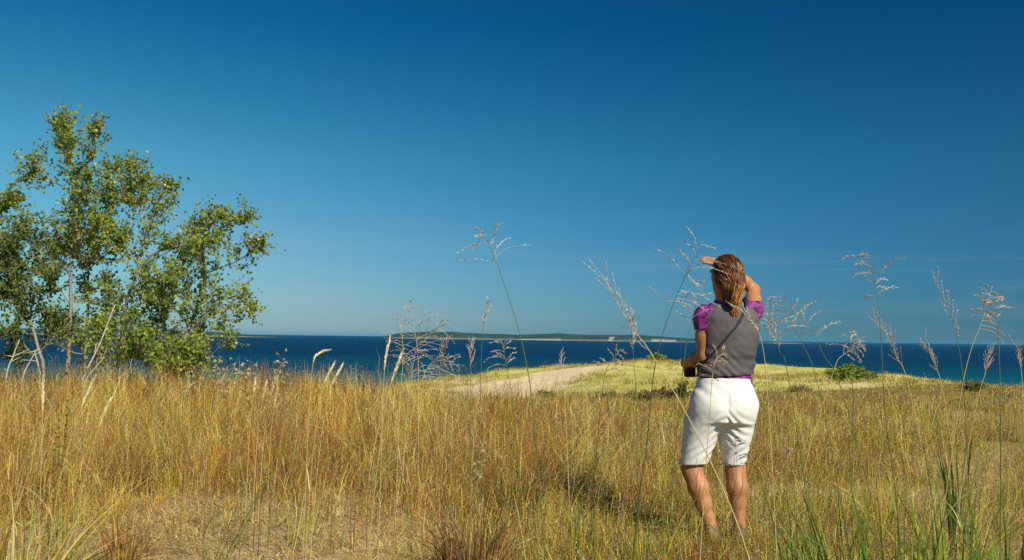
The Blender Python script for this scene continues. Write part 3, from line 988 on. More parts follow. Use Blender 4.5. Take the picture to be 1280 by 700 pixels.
clump(1255, 3.9, 70, .35, .8, [g1, g3, g2], .0085, 'dark green clump at the bottom right corner', bend=.3)
clump(1195, 5.8, 30, .6, .85, [g3, g1], .008, 'tall dark narrow clump standing behind the fresh green one', bend=.12, spreadr=.05)
clump(1100, 6.5, 44, .3, .55, [yg, g2, go], .006, 'yellow green clump behind the broad dark green one', bend=.3)
clump(700, 4.3, 24, .2, .42, [st, go, g2], .005, 'sparse straw clump at the bottom right of the sandy spot', bend=.5)
clump(270, 4.7, 4, .5, .75, [g1, g3], .005, 'few long green blades leaning right over the sandy spot', lean=(.45, 0), bend=.3, spreadr=.12)
clump(90, 5.4, 14, .25, .5, [g2, g1], .007, 'small green tuft under the leafy weed', bend=.3)

# leafy bright green weed (left)
x0 = (78 - 640) / F * 7.2; ft = Vector((x0, 7.2, hz(x0, 7.2)))
weed = empty('leafy_weed', ft); tag(weed, 'tall feathery bright green weed below the poplars at far left', 'weed')
sm = MB(); lm = MB()
for k in range(4):
    top = Vector((random.uniform(-.06, .10), random.uniform(-.05, .05), random.uniform(.42, .72)))
    pts = smooth_poly([Vector((random.uniform(-.03, .03), 0, 0)), top * .5 + rv(.02), top], 12)
    sm.tube(pts, [.004 * (1 - i / 14) for i in range(12)], (.14, .2, .05), 5)
    for i in range(2, 12):
        for j in range(9):
            az = random.uniform(0, 6.28); d = Vector((math.cos(az), math.sin(az), .8)).normalized()
            l = random.uniform(.03, .06) * (1.2 - i / 16)
            lm.ribbon([pts[i], pts[i] + d * l * .5 + Vector((0, 0, .003)), pts[i] + d * l], [.002, .006, .0006], vary((.15, .27, .03), .25), d.cross(Vector((0, 0, 1))))
sm.build('stem', M_GRASS, weed); lm.build('leaves', M_GRASS, weed)


# ================================================================== TREES
def leaf(mb, p, d, size, col):
    """rounded triangular poplar leaf folded along its midrib"""
    d = d.normalized()
    s_ = d.cross(rv())
    if s_.length < 1e-4: return
    s_.normalize(); nrm = d.cross(s_)
    w = size * .5
    fold = nrm * size * .10
    v = [p, p + d * size * .22 - s_ * w + fold, p + d * size * .62 - s_ * w * .62 + fold, p + d * size, p + d * size * .62 + s_ * w * .62 + fold, p + d * size * .22 + s_ * w + fold]
    mb.add(v, [[0, 3, 2, 1], [0, 5, 4, 3]], col)


LEAFC = [(.20, .29, .032), (.26, .34, .036), (.16, .24, .028), (.34, .39, .045), (.12, .19, .026)]


def Z(x, y, Y=20.0, dy=0.0):
    """zoomed sketch coordinates of the poplar group -> world"""
    return P(x / 1.842, 120 + y / 1.842, Y + dy)


def tree(base_xy, limbs, label, Y=20.0, dens=1.0, name='poplar_tree', group='poplars on the ridge', leafc=LEAFC, lsize=.057, seed=1):
    random.seed(seed)
    b0 = Z(*base_xy, Y); b0.z = hz(b0.x, b0.y) - .03
    root = empty(name, b0); tag(root, label, 'tree', group)
    tr = MB(); cr = MB()
    for L in limbs:
        pts, r0, r1, dy, leafy = L[:5]
        start = L[5] if len(L) > 5 else .25
        n_ = len(pts)
        p3 = [Z(a, b_, Y, dy[0] + (dy[1] - dy[0]) * i / (n_ - 1)) for i, (a, b_) in enumerate(pts)]
        ln = sum((p3[i + 1] - p3[i]).length for i in range(n_ - 1))
        k = max(8, int(ln / .12))
        line = smooth_poly(p3, k)
        line = [p + rv(.012) for p in line]
        if pts[0] == base_xy or pts[0][1] > 600:
            line[0] = Vector((line[0].x, line[0].y, hz(line[0].x, line[0].y) - .05))
        rl = [p - b0 for p in line]
        grey = (.24, .21, .17) if not leafy == 'dead' else (.62, .56, .46)
        tr.tube(rl, [.72 * (r0 + (r1 - r0) * (i / (k - 1)) ** .8) for i in range(k)], vary(grey, .12), 8)
        if leafy == 'dead' or not leafy:
            if leafy is False:
                for i in range(k // 3, k):
                    if random.random() < .5:
                        d = (rv() + Vector((0, 0, .4)) + (rl[i] - rl[i - 1]).normalized()).normalized()
                        q = rl[i] + d * random.uniform(.1, .35)
                        tr.tube([rl[i], rl[i].lerp(q, .5) + rv(.02), q], [.004, .003, .0015], vary((.36, .31, .26), .1), 4, False)
            continue
        for i in range(int(k * start), k):
            frac = i / (k - 1)
            for rep in range(int(dens * 2.1 + random.random())):
                tan = (rl[min(i + 1, k - 1)] - rl[max(i - 1, 0)]).normalized()
                sd_ = rv(); sd_ = (sd_ - tan * sd_.dot(tan)).normalized()
                d = (sd_ + tan * .7 + Vector((0, 0, .35))).normalized()
                Lb = random.uniform(.30, .85) * (1.05 - .78 * frac)
                ns = 6; q = rl[i].copy(); br = [q.copy()]
                for j in range(ns):
                    d = (d + rv(.22) + Vector((0, 0, .05))).normalized(); q = q + d * Lb / ns; br.append(q.copy())
                tr.tube(br, [.008 * (1 - j / (ns + 1)) + .0015 for j in range(ns + 1)], vary((.28, .24, .18), .12), 4, False)
                subs = [(br, d)]
                for j in range(2, ns + 1):
                    if random.random() < .75:
                        d2 = (rv() + d * .8 + Vector((0, 0, .2))).normalized()
                        l2 = random.uniform(.10, .34)
                        q2 = br[j] + d2 * l2
                        b2 = [br[j], br[j].lerp(q2, .5) + rv(.01), q2]
                        tr.tube(b2, [.003, .002, .001], vary((.28, .24, .16), .12), 3, False)
                        subs.append((b2, d2))
                tone = random.uniform(.82, 1.2)
                for (b2, dd) in subs:
                    m_ = len(b2)
                    for j in range(1, m_):
                        for q_ in range(random.choice((1, 2, 2, 3))):
                            pp = b2[j].lerp(b2[j - 1], random.random())
                            ld = (rv() + Vector((0, 0, -.35)) + dd * .4).normalized()
                            pet = pp + ld * random.uniform(.015, .04)
                            cc = random.choice(leafc)
                            if random.random() < .035: cc = (.42, .30, .05)
                            leaf(cr, pet, (ld + rv(.5)), lsize * random.uniform(.7, 1.25), vary(tuple(a * tone for a in cc), .15))
    tr.build('trunk', M_BARK, root, smooth=True)
    cr.build('crown', M_LEAF, root)
    return root


tree((155, 640), [
    ([(155, 640), (163, 500), (163, 400), (165, 320), (172, 210), (158, 125), (143, 72)], .060, .010, (0, .1), True, .40),
    ([(165, 330), (120, 320), (55, 290)], .022, .006, (0, -.5), True, .35),
    ([(165, 280), (205, 238), (248, 205), (255, 165)], .024, .006, (0, .4), True, .3),
    ([(170, 220), (120, 195), (80, 165), (62, 185)], .018, .005, (0, .4), True, .3),
    ([(172, 195), (205, 150), (218, 105), (216, 75)], .020, .005, (0, -.3), True, .3),
    ([(166, 150), (140, 90), (135, 60)], .014, .004, (0, .3), True, .3),
    ([(163, 300), (195, 260), (205, 190)], .018, .005, (0, -.6), True, .2),
    ([(163, 480), (130, 432), (95, 405)], .022, .006, (0, -.4), True, .5),
    ([(163, 360), (190, 320), (230, 300)], .016, .005, (0, -.6), True, .2),
    ([(160, 560), (130, 530), (110, 500)], .014, .004, (0, .6), True, .3),
    ([(160, 500), (185, 470), (200, 440)], .014, .004, (0, .6), True, .4),
    ([(163, 420), (140, 380), (125, 350)], .014, .004, (0, .7), True, .3),
], 'tallest poplar with straight grey trunk rising above all the others', seed=11, dens=1.3)
tree((195, 640), [
    ([(195, 640), (200, 520), (203, 420), (208, 350), (232, 280), (268, 220)], .052, .010, (.5, .9), True, .45),
    ([(215, 340), (260, 270), (300, 190), (300, 160)], .020, .005, (.7, 1.0), True, .3),
    ([(255, 240), (300, 225), (330, 195)], .014, .004, (.9, .6), True, .2),
    ([(205, 400), (250, 360), (285, 330)], .018, .005, (.6, .0), True, .2),
    ([(203, 440), (180, 380), (150, 350)], .016, .005, (.6, 1.2), True, .3),
    ([(200, 540), (240, 500), (262, 470)], .016, .005, (.5, .1), True, .3),
    ([(198, 590), (225, 560), (250, 530)], .014, .004, (.5, 1.0), True, .2),
    ([(198, 580), (175, 540), (150, 520)], .014, .004, (.5, 1.2), True, .3),
], 'slim poplar close behind the tallest one on its right', seed=12, dens=1.2)
tree((262, 650), [
    ([(262, 650), (285, 520), (295, 460), (330, 385), (378, 352), (430, 345), (495, 330)], .058, .012, (-.3, -.8), True, .62),
    ([(300, 450), (318, 380), (342, 300), (375, 240), (388, 210)], .030, .006, (-.3, .3), True, .2),
    ([(330, 385), (400, 350), (440, 300)], .014, .005, (-.6, -.3), False),
    ([(310, 410), (270, 350), (250, 300)], .020, .005, (-.3, .4), True, .2),
    ([(345, 300), (310, 250), (335, 200)], .014, .004, (0, .5), True, .2),
    ([(290, 480), (340, 430), (390, 410)], .020, .005, (-.3, -1.0), True, .2),
    ([(280, 540), (330, 500), (350, 470)], .018, .005, (-.3, -.9), True, .2),
    ([(270, 600), (300, 560), (330, 540)], .016, .005, (-.3, -.9), True, .2),
    ([(268, 620), (305, 600), (335, 580)], .014, .005, (-.3, .6), True, .1),
    ([(285, 520), (255, 470), (240, 430)], .016, .005, (-.3, .3), True, .2),
    ([(275, 570), (250, 540), (225, 520)], .014, .004, (-.3, -.9), True, .3),
    ([(300, 460), (345, 450), (370, 470)], .014, .004, (-.3, .5), True, .2),
    ([(350, 280), (395, 260), (410, 300)], .010, .003, (0, -.3), False),
], 'middle poplar whose long limb reaches right through a bare patch', seed=13, dens=1.2)
tree((380, 655), [
    ([(380, 655), (425, 560), (447, 505), (468, 430), (471, 360), (488, 290), (506, 275)], .060, .010, (0, .3), True, .25),
    ([(474, 350), (515, 300), (576, 272)], .020, .005, (.2, -.2), True, .25),
    ([(470, 410), (533, 385), (582, 360), (603, 345)], .022, .004, (.2, -.3), True, .2),
    ([(456, 480), (506, 470), (555, 470), (569, 490)], .020, .005, (.1, -.4), True, .2),
    ([(461, 450), (524, 448), (585, 466)], .009, .003, (.1, .5), False),
    ([(434, 540), (479, 510), (519, 520), (531, 565)], .018, .004, (0, -.5), True, .3),
    ([(447, 505), (425, 430), (420, 370)], .024, .006, (0, .6), True, .2),
    ([(434, 530), (400, 480), (385, 430)], .022, .006, (0, -.6), True, .2),
    ([(400, 610), (434, 590), (452, 600)], .016, .005, (0, -.6), True, .1),
    ([(395, 625), (360, 570), (350, 540)], .018, .005, (0, .4), True, .1),
    ([(395, 620), (340, 600), (310, 590)], .014, .005, (0, -.7), True, .1),
    ([(425, 560), (443, 560), (465, 585)], .014, .004, (0, .5), True, .2),
    ([(416, 575), (380, 530), (370, 500)], .016, .005, (0, .5), True, .1),
    ([(470, 390), (443, 340), (461, 290)], .016, .005, (.2, .6), True, .2),
], 'rightmost poplar leaning out right over the lake', seed=14, dens=1.15)
tree((105, 640), [
    ([(105, 640), (80, 550), (45, 470), (20, 390), (28, 340)], .048, .010, (-.6, -.9), True, .35),
    ([(45, 470), (70, 400), (95, 345)], .020, .006, (-.6, -.3), True, .2),
    ([(60, 500), (100, 460), (125, 420)], .018, .005, (-.6, -1.0), True, .3),
    ([(25, 400), (5, 350), (45, 315)], .016, .005, (-.8, -.4), True, .1),
    ([(80, 550), (50, 520), (20, 540)], .014, .004, (-.6, -1.0), True, .3),
    ([(95, 610), (60, 590), (30, 600)], .012, .004, (-.6, -.2), True, .3),
    ([(90, 590), (120, 560), (135, 530)], .012, .004, (-.6, -.2), True, .3),
    ([(45, 470), (15, 450), (-10, 460)], .014, .004, (-.6, -.2), True, .2),
], 'poplar leaning left at the left side of the group, crown coloured as if shaded', seed=15, leafc=[(.10, .15, .022), (.13, .18, .026), (.08, .12, .02)], dens=1.5)  # darker leaf colours paint in the shaded left side of the group
tree((-70, 650), [
    ([(-70, 650), (-55, 500), (-30, 380), (-12, 300), (5, 255), (28, 240)], .055, .008, (.2, .2), True, .3),
    ([(-40, 420), (-5, 360), (20, 400)], .020, .005, (.2, -.2), True, .2),
    ([(-30, 380), (-60, 300), (-70, 240)], .022, .005, (.2, .5), True, .2),
    ([(-55, 500), (-15, 460), (15, 450)], .018, .005, (.2, -.4), True, .2),
    ([(-60, 540), (-100, 450), (-120, 380)], .022, .005, (.2, .3), True, .2),
], 'poplar mostly outside the left edge with only its right branches showing', seed=16, dens=1.3)
tree((236, 660), [
    ([(236, 660), (240, 590), (232, 530)], .016, .006, (-1.2, -1.0), True, .2),
    ([(238, 640), (285, 590), (300, 560)], .014, .005, (-1.2, -1.3), True, .1),
    ([(236, 640), (200, 600), (180, 570)], .014, .005, (-1.2, -1.2), True, .1),
], 'knee high poplar sapling between the trunks of the group', name='poplar_sapling', seed=17, group=None, dens=.9)
tree((410, 665), [
    ([(410, 665), (415, 630), (425, 590)], .014, .005, (-1.2, -1.2), True, .0),
    ([(410, 660), (445, 625), (455, 600)], .012, .004, (-1.2, -1.4), True, .0),
    ([(410, 660), (370, 630), (355, 600)], .012, .004, (-1.2, -1.0), True, .0),
    ([(410, 660), (395, 620), (390, 590)], .012, .004, (-1.2, -1.0), True, .0),
], 'low leafy poplar sapling under the rightmost poplar', name='poplar_sapling', seed=18, group=None, dens=1.4)


def dead(pts, Y, r0, label):
    a = [Z(x_, y_, Y) for x_, y_ in pts]
    b0 = a[0].copy(); b0.z = hz(b0.x, b0.y)
    o_ = MB()
    line = smooth_poly([Vector((b0.x, b0.y, b0.z - .02))] + a, 10)
    o_.tube([p - b0 + rv(.004) for p in line], [r0 * (1 - .6 * i / 9) for i in range(10)], (.46, .40, .31), 7)
    for k in range(3):
        i = random.randint(4, 8); q = line[i] - b0
        o_.tube([q, q + (rv() + Vector((0, 0, .6))).normalized() * random.uniform(.1, .3)], [r0 * .35, r0 * .12], (.58, .52, .42), 5)
    ob = o_.build('dead_branch', M_BARK, smooth=True); ob.location = b0
    tag(ob, label, 'dead branch', 'bleached dead branches under the poplars')


random.seed(5)
dead([(190, 655), (230, 570), (264, 482)], 18.5, .022, 'thickest bleached dead branch leaning right between the poplar trunks')
dead([(195, 660), (220, 625), (240, 600)], 18.0, .016, 'short bleached dead branch at the foot of the thickest one')
dead([(15, 640), (30, 600), (44, 562)], 18.5, .020, 'thin bleached stick leaning right at far left under the poplars')
dead([(52, 650), (70, 610), (88, 580)], 18.2, .018, 'pale yellowish stick right of the thin bleached one at far left')
dead([(92, 640), (82, 600), (78, 585)], 18.2, .016, 'pale stick leaning left beside the yellowish one')

# ================================================================== SHRUBS
M_TWIG = attr_mat('twigs', 0, .9, .1)


def shrub(px, Y, w, h, cols, label, lsize=.05, n=900, name='shrub', group='shrubs on the dune'):
    x0 = (px - 640) / F * Y
    ft = Vector((x0, Y, hz(x0, Y)))
    root = empty(name, ft); tag(root, label, 'shrub', group)
    sm = MB(); lf = MB()
    K = 16
    per = n // (K * 3)
    for k in range(K):
        a = random.uniform(0, 6.283); rr_ = math.sqrt(random.random())
        top = Vector((math.cos(a) * rr_ * w / 2, math.sin(a) * rr_ * w / 2.4, h * random.uniform(.55, 1.0) * (1 - .45 * rr_ * rr_)))
        pts = smooth_poly([Vector((top.x * .15, top.y * .15, -.03)), top * .55 + rv(.05 * h), top], 7)
        sm.tube(pts, [.012 * (1 - i / 8) + .002 for i in range(7)], vary((.2, .15, .1), .2), 5)
        tone = random.uniform(.7, 1.25)
        for i in range(1, 7):
            for j in range(3):
                q = pts[i] + rv(w * .10)
                for z_ in range(max(1, per // 2)):
                    leaf(lf, q + rv(w * .045), rv() + Vector((0, 0, .5)), lsize * random.uniform(.6, 1.3), vary(tuple(c_ * tone for c_ in random.choice(cols)), .2))
    sm.build('stem', M_TWIG, root); lf.build('foliage', M_SHRUB, root)


sg = [(.20, .27, .035), (.26, .33, .04), (.15, .21, .03)]
shrub(1063, 62, 2.5, 1.05, sg, 'round bright green bush on the dune right of the woman', .10, 1500)
shrub(1088, 63, .9, .6, [(.25, .2, .08), (.16, .18, .05)], 'small yellowish bush against the right side of the round one', .08, 400)
shrub(685, 42, .9, .38, sg, 'small flat green bush alone at the lower edge of the bare sand', .06, 700)
shrub(822, 87, 1.6, .55, sg, 'tiny bush on the dune crest just left of the woman', .10, 400)
shrub(855, 26, .36, .50, [(.10, .13, .03), (.13, .16, .04)], 'upright green bush touching the woman\'s shorts on the left', .035, 700)
shrub(832, 27, .75, .26, [(.10, .11, .03), (.2, .13, .06)], 'low olive bush left of the upright one beside the woman', .035, 700)
shrub(768, 32, 1.3, .25, [(.20, .19, .06), (.13, .12, .04)], 'low yellowish bush between the flat green one and the woman', .04, 600)
shrub(365, 27, .5, .38, [(.12, .14, .04), (.09, .10, .03)], 'small dull green bush on the ridge right of the poplars', .035, 600)
shrub(810, 24, .8, .22, [(.14, .15, .04), (.22, .15, .06)], 'low olive bush in front of the others left of the woman', .035, 500)
shrub(995, 45, 1.6, .2, [(.27, .18, .09), (.2, .14, .07)], 'wide flat brown bush on the flat ground right of the woman', .05, 500)
shrub(620, 24, .5, .25, [(.14, .15, .04), (.22, .15, .06)], 'small olive bush just below the bare sand', .03, 500)
shrub(1215, 27, .7, .30, [(.15, .17, .04), (.12, .12, .04)], 'low green bush near the right end of the ridge', .035, 500)

# ================================================================== PERSON
VOX = .005
X0, X1, Y0_, Y1_, Z0, Z1 = -.42, .36, -.30, .42, -.02, 1.76
NXg = int((X1 - X0) / VOX) + 1; NYg = int((Y1_ - Y0_) / VOX) + 1; NZg = int((Z1 - Z0) / VOX) + 1


class Field:
    def __init__(s):
        s.f = np.full((NXg, NYg, NZg), 1.0, dtype=np.float32)

    def box(s, lo, hi, m):
        i0 = max(0, int((lo[0] - m - X0) / VOX)); i1 = min(NXg, int((hi[0] + m - X0) / VOX) + 2)
        j0 = max(0, int((lo[1] - m - Y0_) / VOX)); j1 = min(NYg, int((hi[1] + m - Y0_) / VOX) + 2)
        k0 = max(0, int((lo[2] - m - Z0) / VOX)); k1 = min(NZg, int((hi[2] + m - Z0) / VOX) + 2)
        x = X0 + VOX * np.arange(i0, i1)[:, None, None]; y = Y0_ + VOX * np.arange(j0, j1)[None, :, None]; z = Z0 + VOX * np.arange(k0, k1)[None, None, :]
        return (slice(i0, i1), slice(j0, j1), slice(k0, k1)), x, y, z

    def union(s, sl, d, k):
        a = s.f[sl]
        if k > 0:
            h = np.clip(.5 + .5 * (a - d) / k, 0, 1)
            s.f[sl] = a * (1 - h) + d * h - k * h * (1 - h)
        else:
            s.f[sl] = np.minimum(a, d)

    def cap(s, a, b, ra, rb, k=.02):
        a = np.array(a, float); b = np.array(b, float); R_ = max(ra, rb)
        sl, x, y, z = s.box(np.minimum(a, b), np.maximum(a, b), R_ + .05)
        ba = b - a; L2 = float(ba @ ba) + 1e-12
        t = np.clip(((x - a[0]) * ba[0] + (y - a[1]) * ba[1] + (z - a[2]) * ba[2]) / L2, 0, 1)
        d = np.sqrt((x - a[0] - t * ba[0]) ** 2 + (y - a[1] - t * ba[1]) ** 2 + (z - a[2] - t * ba[2]) ** 2) - (ra + (rb - ra) * t)
        s.union(sl, d.astype(np.float32), k)

    def chain(s, pts, rads, k=.02):
        for i in range(len(pts) - 1):
            s.cap(pts[i], pts[i + 1], rads[i], rads[i + 1], k)

    def ell(s, c_, r, k=.02, yaw=0, sub=False):
        sl, x, y, z = s.box(np.array(c_) - max(r), np.array(c_) + max(r), .05)
        cx, sy = math.cos(yaw), math.sin(yaw)
        u = (x - c_[0]) * cx + (y - c_[1]) * sy; v = -(x - c_[0]) * sy + (y - c_[1]) * cx; w = (z - c_[2]) + 0 * x
        q = np.sqrt((u / r[0]) ** 2 + (v / r[1]) ** 2 + (w / r[2]) ** 2)
        d = (q - 1) * min(r)
        if sub:
            s.f[sl] = np.maximum(s.f[sl], -d)
        else:
            s.union(sl, d.astype(np.float32), k)

    def stack(s, rows, k=.02, e=2.3, off=0):
        """rows: (z, cx, cy, rx, ry)"""
        rows = sorted(rows); zz = [r[0] for r in rows]
        mx = max(r[3] for r in rows) + off; my = max(r[4] for r in rows) + off
        cxs = [r[1] for r in rows]; cys = [r[2] for r in rows]
        sl, x, y, z = s.box((min(cxs) - mx, min(cys) - my, zz[0]), (max(cxs) + mx, max(cys) + my, zz[-1]), .05)
        zc = z[0, 0]
        f_ = [np.interp(zc, zz, [r[i] for r in rows]) for i in (1, 2, 3, 4)]
        rx = f_[2] + off; ry = f_[3] + off
        q = (np.abs((x - f_[0]) / rx) ** e + np.abs((y - f_[1]) / ry) ** e) ** (1 / e)
        d = (q - 1) * np.minimum(rx, ry)
        dz = np.maximum(zz[0] - zc, zc - zz[-1]) + 0 * d
        d = np.maximum(d, dz)
        s.union(sl, d.astype(np.float32), k)

    def cut(s, fn):
        sl, x, y, z = s.box((X0, Y0_, Z0), (X1, Y1_, Z1), 0)
        s.f = np.maximum(s.f, fn(x, y, z).astype(np.float32) + 0 * s.f)

    def mesh(s):
        f = s.f.copy()
        f[0] = f[-1] = 1; f[:, 0] = f[:, -1] = 1; f[:, :, 0] = f[:, :, -1] = 1
        ins = f < 0
        nx_, ny_, nz_ = f.shape
        cnt = np.zeros((nx_ - 1, ny_ - 1, nz_ - 1), dtype=np.uint8)
        for a in (0, 1):
            for b_ in (0, 1):
                for c_ in (0, 1):
                    cnt += ins[a:nx_ - 1 + a, b_:ny_ - 1 + b_, c_:nz_ - 1 + c_]
        act = (cnt > 0) & (cnt < 8)
        idx = np.full(act.shape, -1, dtype=np.int64); ids = np.argwhere(act)
        idx[act] = np.arange(len(ids))
        pos = np.zeros((len(ids), 3)); w = np.zeros(len(ids))
        I, J, K = ids.T
        for ax in range(3):
            for a in (0, 1):
                for b_ in (0, 1):
                    o0 = [0, 0, 0]; oth = [q for q in range(3) if q != ax]
                    o0[oth[0]] = a; o0[oth[1]] = b_
                    o1 = list(o0); o1[ax] = 1
                    v0 = f[I + o0[0], J + o0[1], K + o0[2]]; v1 = f[I + o1[0], J + o1[1], K + o1[2]]
                    cr_ = (v0 < 0) != (v1 < 0)
                    t = np.where(cr_, v0 / np.where(cr_, v0 - v1, 1), 0)
                    p = np.stack([I + o0[0], J + o0[1], K + o0[2]], 1).astype(float); p[:, ax] += t
                    pos[cr_] += p[cr_]; w[cr_] += 1
        pos /= w[:, None]
        V = pos * VOX + np.array([X0, Y0_, Z0])
        quads = []
        for ax in range(3):
            o1, o2 = [q for q in range(3) if q != ax]
            sl0 = [slice(1, -1)] * 3; sl0[ax] = slice(0, -1)
            sl1 = [slice(1, -1)] * 3; sl1[ax] = slice(1, None)
            a_ = ins[tuple(sl0)]; b2 = ins[tuple(sl1)]
            e_ = np.argwhere(a_ != b2)
            if not len(e_): continue
            inside0 = a_[tuple(e_.T)]
            e_ = e_ + 1; e_[:, ax] -= 1
            def cell(d1, d2):
                q = e_.copy(); q[:, o1] -= d1; q[:, o2] -= d2
                return idx[q[:, 0], q[:, 1], q[:, 2]]
            qd = np.stack([cell(1, 1), cell(0, 1), cell(0, 0), cell(1, 0)], 1)
            flip = inside0 if ax != 1 else ~inside0
            qd[~flip] = qd[~flip][:, ::-1]
            quads.append(qd)
        Q = np.concatenate(quads)
        Q = Q[(Q >= 0).all(1)]
        return V, Q


def relax(V, Q, it):
    for _ in range(it):
        S = np.zeros_like(V); c_ = np.zeros(len(V))
        for a in range(4):
            for b_ in ((a + 1) % 4, (a + 3) % 4):
                np.add.at(S, Q[:, a], V[Q[:, b_]]); np.add.at(c_, Q[:, a], 1)
        V = V * .4 + .6 * S / np.maximum(c_, 1)[:, None]
    return V


def normals(V, Q):
    n = np.cross(V[Q[:, 2]] - V[Q[:, 0]], V[Q[:, 3]] - V[Q[:, 1]])
    NN = np.zeros_like(V)
    for a in range(4): np.add.at(NN, Q[:, a], n)
    return NN / (np.linalg.norm(NN, axis=1)[:, None] + 1e-12)


def emit(name, fld, material, parent, it=2, disp=None):
    V, Q = fld.mesh()
    V = relax(V, Q, it)
    if disp is not None:
        V = V + normals(V, Q) * disp(V)[:, None]
    o_ = mesh_np(name, V, Q.ravel(), np.arange(len(Q)) * 4, np.full(len(Q), 4), material, None, parent, True)
    return o_


pz = hz(PX0, PY0)
woman = empty('person', (PX0, PY0, pz))
tag(woman, 'woman in grey vest, purple shirt and white shorts shading her eyes in the grass', 'person')

S = .00465


def q2(px, py, y):          # photo pixel -> figure coordinates
    return ((px - 905) * S, y, (675 - py) * S)


torso = [(.50, 0, 0, .10, .10), (.60, -.002, 0, .150, .125), (.72, -.004, -.008, .176, .138), (.80, -.002, -.010, .180, .140), (.88, .002, -.004, .166, .120), (.97, .008, .0, .146, .105),
         (1.05, .018, .002, .143, .102), (1.13, .028, .0, .150, .112), (1.21, .034, 0, .156, .116), (1.28, .032, -.004, .150, .105), (1.33, .022, -.006, .120, .080), (1.365, .012, -.002, .072, .058)]
HIPL = (-.085, 0, .80); HIPR = (.080, 0, .80)
KNL = q2(867, 586, .035); ANL = q2(889, 655, -.02)
KNR = q2(921, 586, .03); ANR = q2(924.5, 652, -.01)
SHL = q2(883, 398, .0); ELL = q2(881, 447, -.02); WRL = (-.195, .17, 1.02)
SHR = (.168, .01, 1.335); ELR = (.212, .16, 1.462); WRR = (.040, .135, 1.605)
HC = (.012, .01, 1.532)
FY = math.radians(20)       # head turned to the left
fd = np.array((-math.sin(FY), math.cos(FY), 0)); fs = np.array((math.cos(FY), math.sin(FY), 0))


def hp(s_, f_, u_):
    return tuple(np.array(HC) + fs * s_ + fd * f_ + np.array((0, 0, u_)))


B = Field()
B.stack([(z, cx, cy, rx - .008, ry - .008) for z, cx, cy, rx, ry in torso if z > .71], .02)
B.chain([HIPL, (-.122, .01, .60), KNL], [.085, .068, .054], .04)
B.chain([HIPR, (.070, .01, .60), KNR], [.085, .066, .052], .04)
for kn, an, sgn in ((KNL, ANL, -1), (KNR, ANR, 1)):
    kn = np.array(kn); an = np.array(an)
    B.chain([kn, kn * .9 + an * .1 + np.array((0, -.008, 0)), kn * .68 + an * .32 + np.array((0, -.022, 0)), kn * .4 + an * .6 + np.array((0, -.008, 0)), kn * .15 + an * .85, an], [.055, .050, .057, .043, .032, .033], .03)
    heel = np.array((an[0], an[1] - .02, .035))
    B.chain([an, heel], [.033, .034], .02)
    B.chain([heel, np.array((an[0] + sgn * .02, an[1] + .13, .03)), np.array((an[0] + sgn * .03, an[1] + .19, .022))], [.034, .034, .022], .02)
# neck, head
B.chain([(.010, -.004, 1.33), (.008, .002, 1.43), (.010, .01, 1.47)], [.058, .050, .054], .03)
B.ell(hp(0, -.012, .022), (.077, .096, .092), .02, yaw=FY)
B.ell(hp(0, .022, -.045), (.058, .068, .075), .03, yaw=FY)
B.cap(hp(0, .066, -.085), hp(0, .070, -.09), .026, .024, .02)          # chin
B.cap(hp(0, .088, .012), hp(0, .108, -.018), .009, .014, .012)          # nose
B.cap(hp(-.012, .099, -.024), hp(.012, .099, -.024), .009, .009, .008)
B.cap(hp(-.022, .084, -.052), hp(.022, .084, -.052), .010, .010, .008)  # lips
B.cap(hp(-.018, .082, -.062), hp(.018, .082, -.062), .009, .009, .008)
B.cap(hp(-.045, .080, .030), hp(.045, .080, .030), .012, .012, .015)    # brow
B.ell(hp(-.032, .094, .008), (.017, .012, .011), 0, yaw=FY, sub=True)
B.ell(hp(.032, .094, .008), (.017, .012, .011), 0, yaw=FY, sub=True)
B.ell(hp(-.078, .0, -.008), (.012, .022, .032), .008, yaw=FY)           # ears
B.ell(hp(.078, .0, -.008), (.012, .022, .032), .008, yaw=FY)
# arms
B.chain([(-.07, 0, 1.30), SHL, ((SHL[0] + ELL[0]) / 2, -.012, (SHL[2] + ELL[2]) / 2), ELL], [.055, .058, .054, .043], .03)
mid = tuple((np.array(ELL) * .65 + np.array(WRL) * .35) + np.array((-.006, 0, -.002)))
B.chain([ELL, mid, WRL], [.039, .041, .027], .025)
B.chain([(.09, 0, 1.31), SHR, tuple((np.array(SHR) + np.array(ELR)) / 2), ELR], [.052, .050, .044, .035], .025)
mid = tuple(np.array(ELR) * .68 + np.array(WRR) * .32)
B.chain([ELR, mid, WRR], [.035, .036, .025], .02)


